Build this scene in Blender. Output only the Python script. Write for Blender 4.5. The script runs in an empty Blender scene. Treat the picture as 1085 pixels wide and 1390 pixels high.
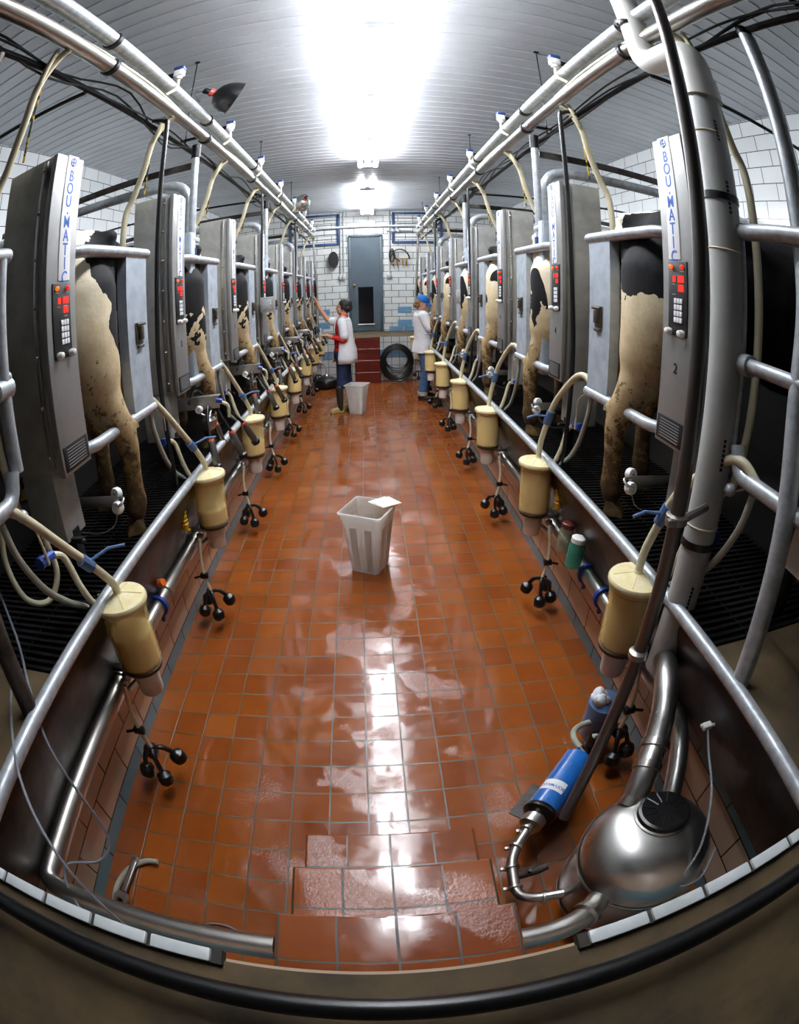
import bpy, bmesh, math, random
from mathutils import Matrix, Vector, Euler
PI = math.pi
S = bpy.context.scene
COL = S.collection
rnd = random.Random(7)

# ---------------------------------------------------------------- camera (real fisheye lens)
LENS = (1.376884985, 0.203633211, -0.302494641, 0.634784931)
YAW, PITCH, ROLL, CAMH = 0.05590966, 0.42767245, -0.01494768, 1.7547
cd = bpy.data.cameras.new('camera')
cam = bpy.data.objects.new('camera', cd)
COL.objects.link(cam)
S.camera = cam
cd.type = 'PANO'
cd.panorama_type = 'FISHEYE_LENS_POLYNOMIAL'
cd.fisheye_fov = 3.6
cd.sensor_fit = 'HORIZONTAL'
cd.sensor_width = 10.85
cd.sensor_height = 13.90
cd.clip_start = 0.01
cd.fisheye_polynomial_k0 = 0
cd.fisheye_polynomial_k1 = -LENS[0] / 1e1
cd.fisheye_polynomial_k2 = -LENS[1] / 1e2
cd.fisheye_polynomial_k3 = -LENS[2] / 1e3
cd.fisheye_polynomial_k4 = -LENS[3] / 1e4
_c, _s = math.cos, math.sin
_f = Vector((_s(YAW) * _c(PITCH), _c(YAW) * _c(PITCH), -_s(PITCH)))
_r = Vector((_c(YAW), -_s(YAW), 0))
_u = _r.cross(_f)
_r2 = _c(ROLL) * _r + _s(ROLL) * _u
_u2 = -_s(ROLL) * _r + _c(ROLL) * _u
cam.matrix_world = Matrix(((_r2.x, _u2.x, -_f.x, 0), (_r2.y, _u2.y, -_f.y, 0), (_r2.z, _u2.z, -_f.z, CAMH), (0, 0, 0, 1)))

# ---------------------------------------------------------------- world, exposure
w = bpy.data.worlds.new('world')
S.world = w
w.use_nodes = True
w.node_tree.nodes['Background'].inputs[0].default_value = (0.5, 0.52, 0.55, 1)
w.node_tree.nodes['Background'].inputs[1].default_value = 0.025
S.view_settings.view_transform = 'Standard'
S.view_settings.look = 'None'
S.view_settings.exposure = 0.12
S.view_settings.gamma = 1
S.view_settings.use_curve_mapping = False
S.cycles.use_denoising = True
S.cycles.max_bounces = 7
S.cycles.diffuse_bounces = 4
S.cycles.glossy_bounces = 4
S.cycles.transmission_bounces = 5
S.cycles.sample_clamp_indirect = 6
S.cycles.caustics_reflective = False
S.cycles.caustics_refractive = False
TUBE = 74.0          # fluorescent tube emission
CEIL = 3.66
DECK = 0.86
PIT = 1.11           # half width of the pit floor
SIDE = 2.85          # half width of the room
BACK = 11.35
PITEND = 9.9
NEAR = -1.2
D = 1.2              # stall pitch
Y0 = 1.35            # first stall
N = 8

# ---------------------------------------------------------------- materials
def lin(c):
    return tuple(((v / 255) / 12.92 if v / 255 <= 0.04045 else ((v / 255 + 0.055) / 1.055) ** 2.4) for v in c) + (1,)

def mat(name, col, rough=0.5, metal=0.0, noise=0.0, scale=20, col2=None, bump=0.0, spec=0.5, trans=0.0, coat=0.0, emit=None, es=0, rvar=0.0, ior=None, thr=None):
    m = bpy.data.materials.new(name)
    m.use_nodes = True
    nt = m.node_tree
    b = nt.nodes['Principled BSDF']
    b.inputs['Base Color'].default_value = lin(col)
    b.inputs['Roughness'].default_value = rough
    b.inputs['Metallic'].default_value = metal
    b.inputs['Specular IOR Level'].default_value = spec
    b.inputs['Transmission Weight'].default_value = trans
    b.inputs['Coat Weight'].default_value = coat
    if ior: b.inputs['IOR'].default_value = ior
    if emit:
        b.inputs['Emission Color'].default_value = lin(emit)
        b.inputs['Emission Strength'].default_value = es
    if col2 or bump or rvar:
        tc = nt.nodes.new('ShaderNodeTexCoord')
        n = nt.nodes.new('ShaderNodeTexNoise')
        n.inputs['Scale'].default_value = scale
        n.inputs['Detail'].default_value = 6
        n.inputs['Roughness'].default_value = 0.6
        nt.links.new(tc.outputs['Object'], n.inputs['Vector'])
        if col2:
            r = nt.nodes.new('ShaderNodeValToRGB')
            a, c2 = thr or (0.38, 0.66)
            r.color_ramp.elements[0].position = a
            r.color_ramp.elements[1].position = c2
            r.color_ramp.elements[0].color = lin(col)
            r.color_ramp.elements[1].color = lin(col2)
            nt.links.new(n.outputs['Fac'], r.inputs['Fac'])
            nt.links.new(r.outputs['Color'], b.inputs['Base Color'])
        if rvar:
            mr = nt.nodes.new('ShaderNodeMapRange')
            mr.inputs['From Min'].default_value = 0.3
            mr.inputs['From Max'].default_value = 0.7
            mr.inputs['To Min'].default_value = max(0.02, rough - rvar)
            mr.inputs['To Max'].default_value = rough + rvar
            nt.links.new(n.outputs['Fac'], mr.inputs['Value'])
            nt.links.new(mr.outputs['Result'], b.inputs['Roughness'])
        if bump:
            bp = nt.nodes.new('ShaderNodeBump')
            bp.inputs['Strength'].default_value = bump
            bp.inputs['Distance'].default_value = 0.01
            nt.links.new(n.outputs['Fac'], bp.inputs['Height'])
            nt.links.new(bp.outputs['Normal'], b.inputs['Normal'])
    return m

def tile_mat(name, colors, grout, w_, h_, uv, off=(0, 0), stagger=0.5, mortar=0.006, rough=0.2, var=0.15, bands=None, wet=False, bump=0.3, base_rows=None):
    """tiled surface; uv = which object axes run along the row and across the rows"""
    m = bpy.data.materials.new(name)
    m.use_nodes = True
    nt = m.node_tree
    L = nt.links.new
    b = nt.nodes['Principled BSDF']
    tc = nt.nodes.new('ShaderNodeTexCoord')
    sp = nt.nodes.new('ShaderNodeSeparateXYZ')
    L(tc.outputs['Object'], sp.inputs[0])
    cb = nt.nodes.new('ShaderNodeCombineXYZ')
    for i in (0, 1):
        ad = nt.nodes.new('ShaderNodeMath')
        ad.operation = 'ADD'
        ad.inputs[1].default_value = 60 * (w_, h_)[i] - off[i]
        L(sp.outputs['XYZ'.index(uv[i])], ad.inputs[0])
        L(ad.outputs[0], cb.inputs[i])
    br = nt.nodes.new('ShaderNodeTexBrick')
    br.offset = stagger
    br.offset_frequency = 2
    br.squash = 1
    br.inputs['Scale'].default_value = 1
    br.inputs['Mortar Size'].default_value = mortar / 2
    br.inputs['Mortar Smooth'].default_value = 0.15
    br.inputs['Bias'].default_value = 0
    br.inputs['Brick Width'].default_value = w_
    br.inputs['Row Height'].default_value = h_
    br.inputs['Color1'].default_value = lin(colors[0])
    br.inputs['Color2'].default_value = lin(colors[1])
    br.inputs['Mortar'].default_value = lin(grout)
    L(cb.outputs[0], br.inputs['Vector'])
    col = br.outputs['Color']
    n = nt.nodes.new('ShaderNodeTexNoise')
    n.inputs['Scale'].default_value = 2.3
    n.inputs['Detail'].default_value = 8
    n.inputs['Roughness'].default_value = 0.62
    L(tc.outputs['Object'], n.inputs['Vector'])
    if bands:                       # rows of another glaze, by height
        for (lo, hi, c1) in bands:
            g = nt.nodes.new('ShaderNodeMath'); g.operation = 'GREATER_THAN'; g.inputs[1].default_value = lo
            l_ = nt.nodes.new('ShaderNodeMath'); l_.operation = 'LESS_THAN'; l_.inputs[1].default_value = hi
            mu = nt.nodes.new('ShaderNodeMath'); mu.operation = 'MULTIPLY'
            iv = nt.nodes.new('ShaderNodeMath'); iv.operation = 'SUBTRACT'; iv.inputs[0].default_value = 1
            m3 = nt.nodes.new('ShaderNodeMath'); m3.operation = 'MULTIPLY'
            L(sp.outputs['Z'], g.inputs[0]); L(sp.outputs['Z'], l_.inputs[0])
            L(g.outputs[0], mu.inputs[0]); L(l_.outputs[0], mu.inputs[1])
            L(br.outputs['Fac'], iv.inputs[1]); L(mu.outputs[0], m3.inputs[0]); L(iv.outputs[0], m3.inputs[1])
            mx = nt.nodes.new('ShaderNodeMix'); mx.data_type = 'RGBA'
            L(m3.outputs[0], mx.inputs['Factor']); L(col, mx.inputs['A'])
            mx.inputs['B'].default_value = lin(c1)
            col = mx.outputs['Result']
    # wear
    mw = nt.nodes.new('ShaderNodeMix'); mw.data_type = 'RGBA'; mw.blend_type = 'MULTIPLY'
    mw.inputs['Factor'].default_value = var
    r = nt.nodes.new('ShaderNodeValToRGB')
    r.color_ramp.elements[0].position = 0.35; r.color_ramp.elements[0].color = (0.45, 0.42, 0.38, 1)
    r.color_ramp.elements[1].position = 0.62; r.color_ramp.elements[1].color = (1, 1, 1, 1)
    L(n.outputs['Fac'], r.inputs['Fac']); L(col, mw.inputs['A']); L(r.outputs['Color'], mw.inputs['B'])
    L(mw.outputs['Result'], b.inputs['Base Color'])
    b.inputs['Roughness'].default_value = rough
    bp = nt.nodes.new('ShaderNodeBump'); bp.inputs['Distance'].default_value = 0.003; bp.inputs['Strength'].default_value = bump; bp.invert = True
    L(br.outputs['Fac'], bp.inputs['Height'])
    nrm = bp.outputs['Normal']
    if wet:
        n2 = nt.nodes.new('ShaderNodeTexNoise'); n2.inputs['Scale'].default_value = 5.5; n2.inputs['Detail'].default_value = 7; n2.inputs['Roughness'].default_value = 0.7
        L(tc.outputs['Object'], n2.inputs['Vector'])
        mr = nt.nodes.new('ShaderNodeMapRange'); mr.inputs['From Min'].default_value = 0.45; mr.inputs['From Max'].default_value = 0.64
        mr.inputs['To Min'].default_value = 0.03; mr.inputs['To Max'].default_value = 0.24
        L(n2.outputs['Fac'], mr.inputs['Value'])
        ad = nt.nodes.new('ShaderNodeMath'); ad.operation = 'ADD'; ad.use_clamp = True
        mm = nt.nodes.new('ShaderNodeMath'); mm.operation = 'MULTIPLY'; mm.inputs[1].default_value = 0.25
        L(br.outputs['Fac'], mm.inputs[0]); L(mr.outputs['Result'], ad.inputs[0]); L(mm.outputs[0], ad.inputs[1])
        L(ad.outputs[0], b.inputs['Roughness'])
        b.inputs['Specular IOR Level'].default_value = 0.55
        n3 = nt.nodes.new('ShaderNodeTexNoise'); n3.inputs['Scale'].default_value = 85; n3.inputs['Detail'].default_value = 4
        n3.inputs['Roughness'].default_value = 0.7
        L(tc.outputs['Object'], n3.inputs['Vector'])
        # droplets only in the splashed patches
        n4 = nt.nodes.new('ShaderNodeTexNoise'); n4.inputs['Scale'].default_value = 3.1; n4.inputs['Detail'].default_value = 5
        L(tc.outputs['Object'], n4.inputs['Vector'])
        m4 = nt.nodes.new('ShaderNodeMapRange'); m4.inputs['From Min'].default_value = 0.52; m4.inputs['From Max'].default_value = 0.62; m4.inputs['To Min'].default_value = 0.02; m4.inputs['To Max'].default_value = 0.5
        L(n4.outputs['Fac'], m4.inputs['Value'])
        b2 = nt.nodes.new('ShaderNodeBump'); b2.inputs['Distance'].default_value = 0.004
        L(m4.outputs['Result'], b2.inputs['Strength'])
        L(n3.outputs['Fac'], b2.inputs['Height']); L(nrm, b2.inputs['Normal'])
        nrm = b2.outputs['Normal']
    L(nrm, b.inputs['Normal'])
    return m

M = {}
M['floor'] = tile_mat('quarry_floor', ((150, 81, 31), (135, 68, 27)), (74, 68, 42), 0.15, 0.15, 'XY', off=(-0.975, 1.633), stagger=0, mortar=0.007, var=0.35, wet=True)
M['step'] = tile_mat('step_tile', ((150, 80, 37), (134, 68, 31)), (66, 60, 44), 0.143, 0.2375, 'XY', off=(0.0, 0.735), stagger=0, mortar=0.007, var=0.4, wet=True)
M['farstep'] = tile_mat('far_step_tile', ((110, 38, 26), (98, 33, 22)), (60, 40, 32), 0.22, 0.19, 'XZ', stagger=0, mortar=0.006, var=0.25, rough=0.25)
M['wall'] = tile_mat('white_glazed_block', ((226, 230, 232), (216, 221, 224)), (70, 68, 62), 0.32, 0.155, 'YZ', off=(0, 0.86), mortar=0.009, rough=0.16, var=0.12)
M['wallb'] = tile_mat('white_glazed_block_back', ((226, 228, 226), (214, 218, 218)), (64, 58, 46), 0.316, 0.148, 'XZ', off=(0.06, 0.0), mortar=0.012, rough=0.16, var=0.22)
M['pitwall'] = tile_mat('pit_wall_tile', ((214, 188, 164), (204, 178, 154)), (48, 44, 40), 0.30, 0.145, 'YZ', off=(0.1, 0.085), stagger=0.5, mortar=0.008, rough=0.2, var=0.25,
                        bands=[(-1, 0.085, (112, 146, 158)), (0.375, 0.52, (112, 146, 158))])
M['pitend'] = tile_mat('pit_end_tile', ((214, 218, 220), (205, 210, 212)), (60, 58, 52), 0.15, 0.15, 'XZ', off=(0, 0.0), stagger=0, mortar=0.009, rough=0.2, var=0.2, bands=[(0.45, 0.60, (110, 150, 182)), (-1, 0.0, (110, 150, 182))])
M['bluetile'] = mat('blue_glaze', (112, 152, 184), 0.2, col2=(98, 138, 170), scale=6)
M['grout'] = mat('dark_grout', (54, 50, 44), 0.8)
M['curb'] = mat('white_curb_glaze', (226, 232, 234), 0.18, col2=(205, 210, 208), scale=8)
M['concrete'] = mat('stained_concrete', (96, 78, 50), 0.75, col2=(52, 42, 28), scale=5, bump=0.4, thr=(0.35, 0.7))
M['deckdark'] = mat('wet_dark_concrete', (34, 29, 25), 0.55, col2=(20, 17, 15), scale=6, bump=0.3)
M['darkwall'] = mat('dark_wall', (26, 25, 25), 0.7, col2=(18, 17, 17), scale=4)
M['ceil'] = mat('white_ribbed_metal', (200, 205, 211), 0.36, metal=0.25, col2=(188, 193, 198), scale=1.5, rvar=0.08)
M['steel'] = mat('stainless_steel', (190, 187, 182), 0.34, metal=1.0, scale=3, rvar=0.08, col2=(160, 156, 150))
M['brushed'] = mat('brushed_stainless', (196, 195, 192), 0.34, metal=1.0, scale=9, rvar=0.07, col2=(176, 175, 172))
M['splash'] = mat('stained_stainless', (70, 68, 66), 0.42, metal=0.8, scale=5, rvar=0.1, col2=(44, 42, 42))
M['galv'] = mat('galvanised_tube', (196, 201, 206), 0.42, metal=0.45, scale=30, col2=(164, 170, 176), rvar=0.1)
M['galvpanel'] = mat('galvanised_panel', (186, 196, 206), 0.45, metal=0.3, scale=14, col2=(162, 172, 184), rvar=0.1)
M['boxgrey'] = mat('grey_metal_case', (168, 168, 165), 0.5, metal=0.25, scale=10, col2=(146, 146, 142), rvar=0.08)
M['iron'] = mat('dark_iron', (46, 46, 48), 0.45, metal=0.7, scale=20, col2=(30, 30, 31))
M['rust'] = mat('weathered_dark_tube', (84, 80, 76), 0.5, metal=0.6, scale=16, col2=(50, 44, 38))
M['black'] = mat('black_rubber', (16, 16, 17), 0.32, spec=0.5)
M['blackmatt'] = mat('black_plate', (14, 13, 13), 0.5)
M['hose'] = mat('cream_milk_hose', (222, 214, 186), 0.35, scale=12, col2=(204, 194, 160), spec=0.5)
M['hoseclear'] = mat('dull_clear_hose', (180, 182, 168), 0.3, scale=12, col2=(158, 160, 146))
M['white'] = mat('white_plastic', (244, 244, 242), 0.35, scale=10, col2=(228, 227, 222))
M['cup'] = mat('pale_plastic_cup', (238, 234, 228), 0.4, scale=14, col2=(222, 214, 204))
M['blue'] = mat('blue_plastic', (34, 66, 150), 0.35)
M['bluecap'] = mat('dark_blue_cap', (40, 62, 120), 0.4)
M['bluepaint'] = mat('blue_enamel', (36, 112, 196), 0.28, scale=20, col2=(30, 98, 178), coat=0.3)
M['orange'] = mat('orange_plastic', (236, 110, 28), 0.4)
M['yellow'] = mat('yellow_plastic', (226, 186, 24), 0.35)
M['rope'] = mat('yellow_black_rope', (196, 162, 40), 0.6, scale=22, col2=(24, 24, 22), thr=(0.48, 0.52))
M['jar'] = mat('yellowed_clear_plastic', (255, 242, 192), 0.16, scale=9, col2=(252, 234, 172), rvar=0.05)
def see_through(m, fac, tint):
    nt = m.node_tree
    out = nt.nodes['Material Output']; pb = nt.nodes['Principled BSDF']
    tr = nt.nodes.new('ShaderNodeBsdfTransparent'); tr.inputs[0].default_value = tint
    mx = nt.nodes.new('ShaderNodeMixShader'); mx.inputs[0].default_value = fac
    nt.links.new(pb.outputs[0], mx.inputs[1]); nt.links.new(tr.outputs[0], mx.inputs[2]); nt.links.new(mx.outputs[0], out.inputs['Surface'])
see_through(M['jar'], 0.68, (1, 0.96, 0.84, 1))
M['jarlid'] = mat('yellowed_lid', (254, 244, 204), 0.22, scale=26, col2=(244, 226, 168))
M['milk'] = mat('milk', (254, 246, 214), 0.3, scale=6, col2=(252, 240, 200))
M['band'] = mat('brown_band', (52, 34, 20), 0.5)
M['plate'] = mat('brushed_face_plate', (156, 156, 155), 0.45, metal=0.5, scale=4, col2=(142, 142, 141), rvar=0.05)
M['label'] = mat('white_label', (250, 251, 252), 0.6, spec=0.2)
M['inkblue'] = mat('blue_lettering', (52, 106, 200), 0.5)
M['inkblack'] = mat('black_lettering', (14, 14, 14), 0.5)
M['inkgrey'] = mat('small_print', (150, 150, 150), 0.6)
M['ledred'] = mat('red_display', (200, 20, 10), 0.3, emit=(255, 34, 14), es=1.1)
M['ledorange'] = mat('orange_lamp', (230, 90, 20), 0.3, emit=(255, 100, 20), es=1.2)
M['ledglow'] = mat('bright_red_lamp', (230, 40, 30), 0.3, emit=(255, 40, 24), es=6)
M['key'] = mat('white_keys', (232, 234, 238), 0.35)
M['door'] = mat('grey_door_paint', (74, 88, 98), 0.45, scale=3, col2=(66, 80, 90))
M['frameblue'] = mat('blue_frame_paint', (36, 62, 104), 0.45)
M['brass'] = mat('brass', (190, 150, 70), 0.3, metal=1)
M['glassdark'] = mat('dark_opening', (10, 11, 16), 0.15)
M['pvc'] = mat('grey_pvc', (186, 188, 186), 0.4, scale=5, col2=(170, 172, 170))
M['pvcwhite'] = mat('white_pvc', (222, 222, 216), 0.35)
M['paper'] = mat('white_paper', (240, 238, 228), 0.7)
M['binplastic'] = mat('translucent_white_plastic', (246, 246, 244), 0.35, scale=10, col2=(232, 230, 226))
def let_light(m, fac, col):
    nt = m.node_tree; out = nt.nodes['Material Output']; pb = nt.nodes['Principled BSDF']
    tr = nt.nodes.new('ShaderNodeBsdfTranslucent'); tr.inputs[0].default_value = col
    mx = nt.nodes.new('ShaderNodeMixShader'); mx.inputs[0].default_value = fac
    nt.links.new(pb.outputs[0], mx.inputs[1]); nt.links.new(tr.outputs[0], mx.inputs[2]); nt.links.new(mx.outputs[0], out.inputs['Surface'])
let_light(M['binplastic'], 0.6, (0.95, 0.95, 0.93, 1))
M['crumb'] = mat('yellow_dregs', (214, 190, 120), 0.5, scale=30, col2=(180, 140, 60))
M['skin'] = mat('skin', (206, 150, 122), 0.5)
M['coat'] = mat('white_cotton', (244, 246, 250), 0.8, scale=14, bump=0.35, col2=(234, 237, 244))
M['redshirt'] = mat('red_jersey', (196, 24, 22), 0.7, scale=30, bump=0.2)
M['jeansdark'] = mat('dark_denim', (26, 44, 84), 0.8, scale=18, bump=0.3, col2=(20, 34, 66))
M['jeans'] = mat('faded_denim', (66, 98, 138), 0.8, scale=12, bump=0.3, col2=(46, 74, 112))
M['hairdark'] = mat('dark_hair', (44, 38, 38), 0.6, scale=60, bump=0.8, col2=(26, 22, 22))
M['hairblond'] = mat('sandy_hair', (150, 116, 74), 0.6, scale=60, bump=0.8, col2=(120, 88, 54))
M['boot'] = mat('rubber_boot', (34, 40, 30), 0.35)
M['bootsole'] = mat('tan_boot_foot', (170, 150, 90), 0.5)
M['shoe'] = mat('dark_leather_shoe', (48, 24, 20), 0.35)
M['capblue'] = mat('blue_cap_cloth', (26, 110, 190), 0.75)
M['greenglass'] = mat('green_glass', (70, 150, 128), 0.12); see_through(M['greenglass'], 0.35, (0.6, 0.95, 0.85, 1))
M['clearglass'] = mat('brownish_glass', (150, 148, 128), 0.12); see_through(M['clearglass'], 0.5, (0.9, 0.88, 0.8, 1))
M['redlid'] = mat('maroon_lid', (92, 40, 34), 0.4)
M['reflector'] = mat('silver_reflector', (205, 205, 200), 0.25, metal=0.9)
M['bulbred'] = mat('red_bulb', (226, 90, 80), 0.3)
M['hoof'] = mat('hoof_horn', (120, 96, 52), 0.6, scale=20, col2=(60, 44, 28))
M['horse'] = mat('cow_pink', (190, 140, 120), 0.6)
M['lamphousing'] = mat('white_lamp_housing', (230, 230, 230), 0.4)
M['tube'] = mat('fluorescent_tube', (255, 255, 255), 0.4, emit=(247, 250, 255), es=TUBE)
M['cable'] = mat('grey_cable', (120, 124, 132), 0.45)

def cow_mat(name, blobs, seed, leg_light=True):
    """holstein coat: black patches on cream, browner and dirtier towards the feet"""
    m = bpy.data.materials.new(name); m.use_nodes = True; nt = m.node_tree; L = nt.links.new
    b = nt.nodes['Principled BSDF']; b.inputs['Roughness'].default_value = 0.75; b.inputs['Specular IOR Level'].default_value = 0.2
    tc = nt.nodes.new('ShaderNodeTexCoord')
    n = nt.nodes.new('ShaderNodeTexNoise'); n.inputs['Scale'].default_value = 9; n.inputs['Detail'].default_value = 4
    L(tc.outputs['Object'], n.inputs['Vector'])
    mask = None
    def mth(op, a, bb=None, clamp=False):
        q = nt.nodes.new('ShaderNodeMath'); q.operation = op; q.use_clamp = clamp
        for i, v in enumerate((a, bb)):
            if v is None: continue
            if isinstance(v, (int, float)): q.inputs[i].default_value = v
            else: L(v, q.inputs[i])
        return q.outputs[0]
    for (c, rad) in blobs:
        dd = nt.nodes.new('ShaderNodeVectorMath'); dd.operation = 'DISTANCE'
        L(tc.outputs['Object'], dd.inputs[0]); dd.inputs[1].default_value = c
        e = mth('ADD', dd.outputs['Value'], mth('MULTIPLY', n.outputs['Fac'], 0.14))
        f_ = mth('LESS_THAN', e, rad + 0.07)
        mask = f_ if mask is None else mth('MAXIMUM', mask, f_)
    if seed is not None:
        mp = nt.nodes.new('ShaderNodeVectorMath'); mp.operation = 'ADD'; L(tc.outputs['Object'], mp.inputs[0]); mp.inputs[1].default_value = (seed, seed * 1.7, 0)
        n2 = nt.nodes.new('ShaderNodeTexNoise'); n2.inputs['Scale'].default_value = 1.6; n2.inputs['Detail'].default_value = 1.5
        L(mp.outputs[0], n2.inputs['Vector'])
        sz = nt.nodes.new('ShaderNodeSeparateXYZ'); L(tc.outputs['Object'], sz.inputs[0])
        hi = mth('GREATER_THAN', mth('ADD', sz.outputs['Z'], mth('MULTIPLY', n.outputs['Fac'], 0.9)), 1.22)
        f_ = mth('MULTIPLY', mth('GREATER_THAN', n2.outputs['Fac'], 0.5), hi)
        mask = f_ if mask is None else mth('MAXIMUM', mask, f_)
    sz = nt.nodes.new('ShaderNodeSeparateXYZ'); L(tc.outputs['Object'], sz.inputs[0])
    n5 = nt.nodes.new('ShaderNodeTexNoise'); n5.inputs['Scale'].default_value = 14; n5.inputs['Detail'].default_value = 8; n5.inputs['Roughness'].default_value = 0.7
    L(tc.outputs['Object'], n5.inputs['Vector'])
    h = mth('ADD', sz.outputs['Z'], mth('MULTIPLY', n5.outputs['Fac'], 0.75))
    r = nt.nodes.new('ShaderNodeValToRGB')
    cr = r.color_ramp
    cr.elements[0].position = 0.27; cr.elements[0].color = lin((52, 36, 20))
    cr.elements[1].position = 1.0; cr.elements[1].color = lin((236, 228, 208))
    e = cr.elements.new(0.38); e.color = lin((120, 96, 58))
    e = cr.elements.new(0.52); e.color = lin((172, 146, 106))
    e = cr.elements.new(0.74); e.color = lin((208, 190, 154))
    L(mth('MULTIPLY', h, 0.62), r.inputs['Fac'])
    n7 = nt.nodes.new('ShaderNodeTexNoise'); n7.inputs['Scale'].default_value = 22; n7.inputs['Detail'].default_value = 6; n7.inputs['Roughness'].default_value = 0.75
    L(tc.outputs['Object'], n7.inputs['Vector'])
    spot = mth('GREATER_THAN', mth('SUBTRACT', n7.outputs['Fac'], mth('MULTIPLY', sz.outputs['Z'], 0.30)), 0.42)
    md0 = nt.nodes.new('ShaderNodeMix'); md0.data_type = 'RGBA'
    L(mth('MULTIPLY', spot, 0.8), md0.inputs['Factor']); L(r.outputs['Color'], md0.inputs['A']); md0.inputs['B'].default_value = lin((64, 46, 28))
    mx = nt.nodes.new('ShaderNodeMix'); mx.data_type = 'RGBA'
    L(mask, mx.inputs['Factor']); L(md0.outputs['Result'], mx.inputs['A']); mx.inputs['B'].default_value = lin((20, 19, 22))
    L(mx.outputs['Result'], b.inputs['Base Color'])
    n6 = nt.nodes.new('ShaderNodeTexNoise'); n6.inputs['Scale'].default_value = 60; n6.inputs['Detail'].default_value = 5
    L(tc.outputs['Object'], n6.inputs['Vector'])
    bp = nt.nodes.new('ShaderNodeBump'); bp.inputs['Strength'].default_value = 0.35; bp.inputs['Distance'].default_value = 0.004
    L(n6.outputs['Fac'], bp.inputs['Height']); L(bp.outputs['Normal'], b.inputs['Normal'])
    return m

# ---------------------------------------------------------------- mesh helpers
def cr(pts, n=8):
    """Catmull-Rom curve through the points"""
    P = [Vector(p) for p in pts]
    if len(P) < 3: return P
    P = [2 * P[0] - P[1]] + P + [2 * P[-1] - P[-2]]
    out = []
    for i in range(1, len(P) - 2):
        a, b, c, d = P[i - 1:i + 3]
        for k in range(n):
            t = k / n
            out.append(0.5 * ((2 * b) + (c - a) * t + (2 * a - 5 * b + 4 * c - d) * t * t + (3 * b - a - 3 * c + d) * t ** 3))
    out.append(P[-2])
    return out

def bent(pts, r, n=5):
    """polyline with rounded corners"""
    P = [Vector(p) for p in pts]
    out = [P[0]]
    for i in range(1, len(P) - 1):
        a, b, c = P[i - 1:i + 2]
        u = (a - b); v = (c - b)
        rr = min(r, u.length * 0.49, v.length * 0.49)
        p0 = b + u.normalized() * rr; p1 = b + v.normalized() * rr
        for k in range(n + 1):
            t = k / n
            out.append((1 - t) ** 2 * p0 + 2 * t * (1 - t) * b + t * t * p1)
    out.append(P[-1])
    return out

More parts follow.
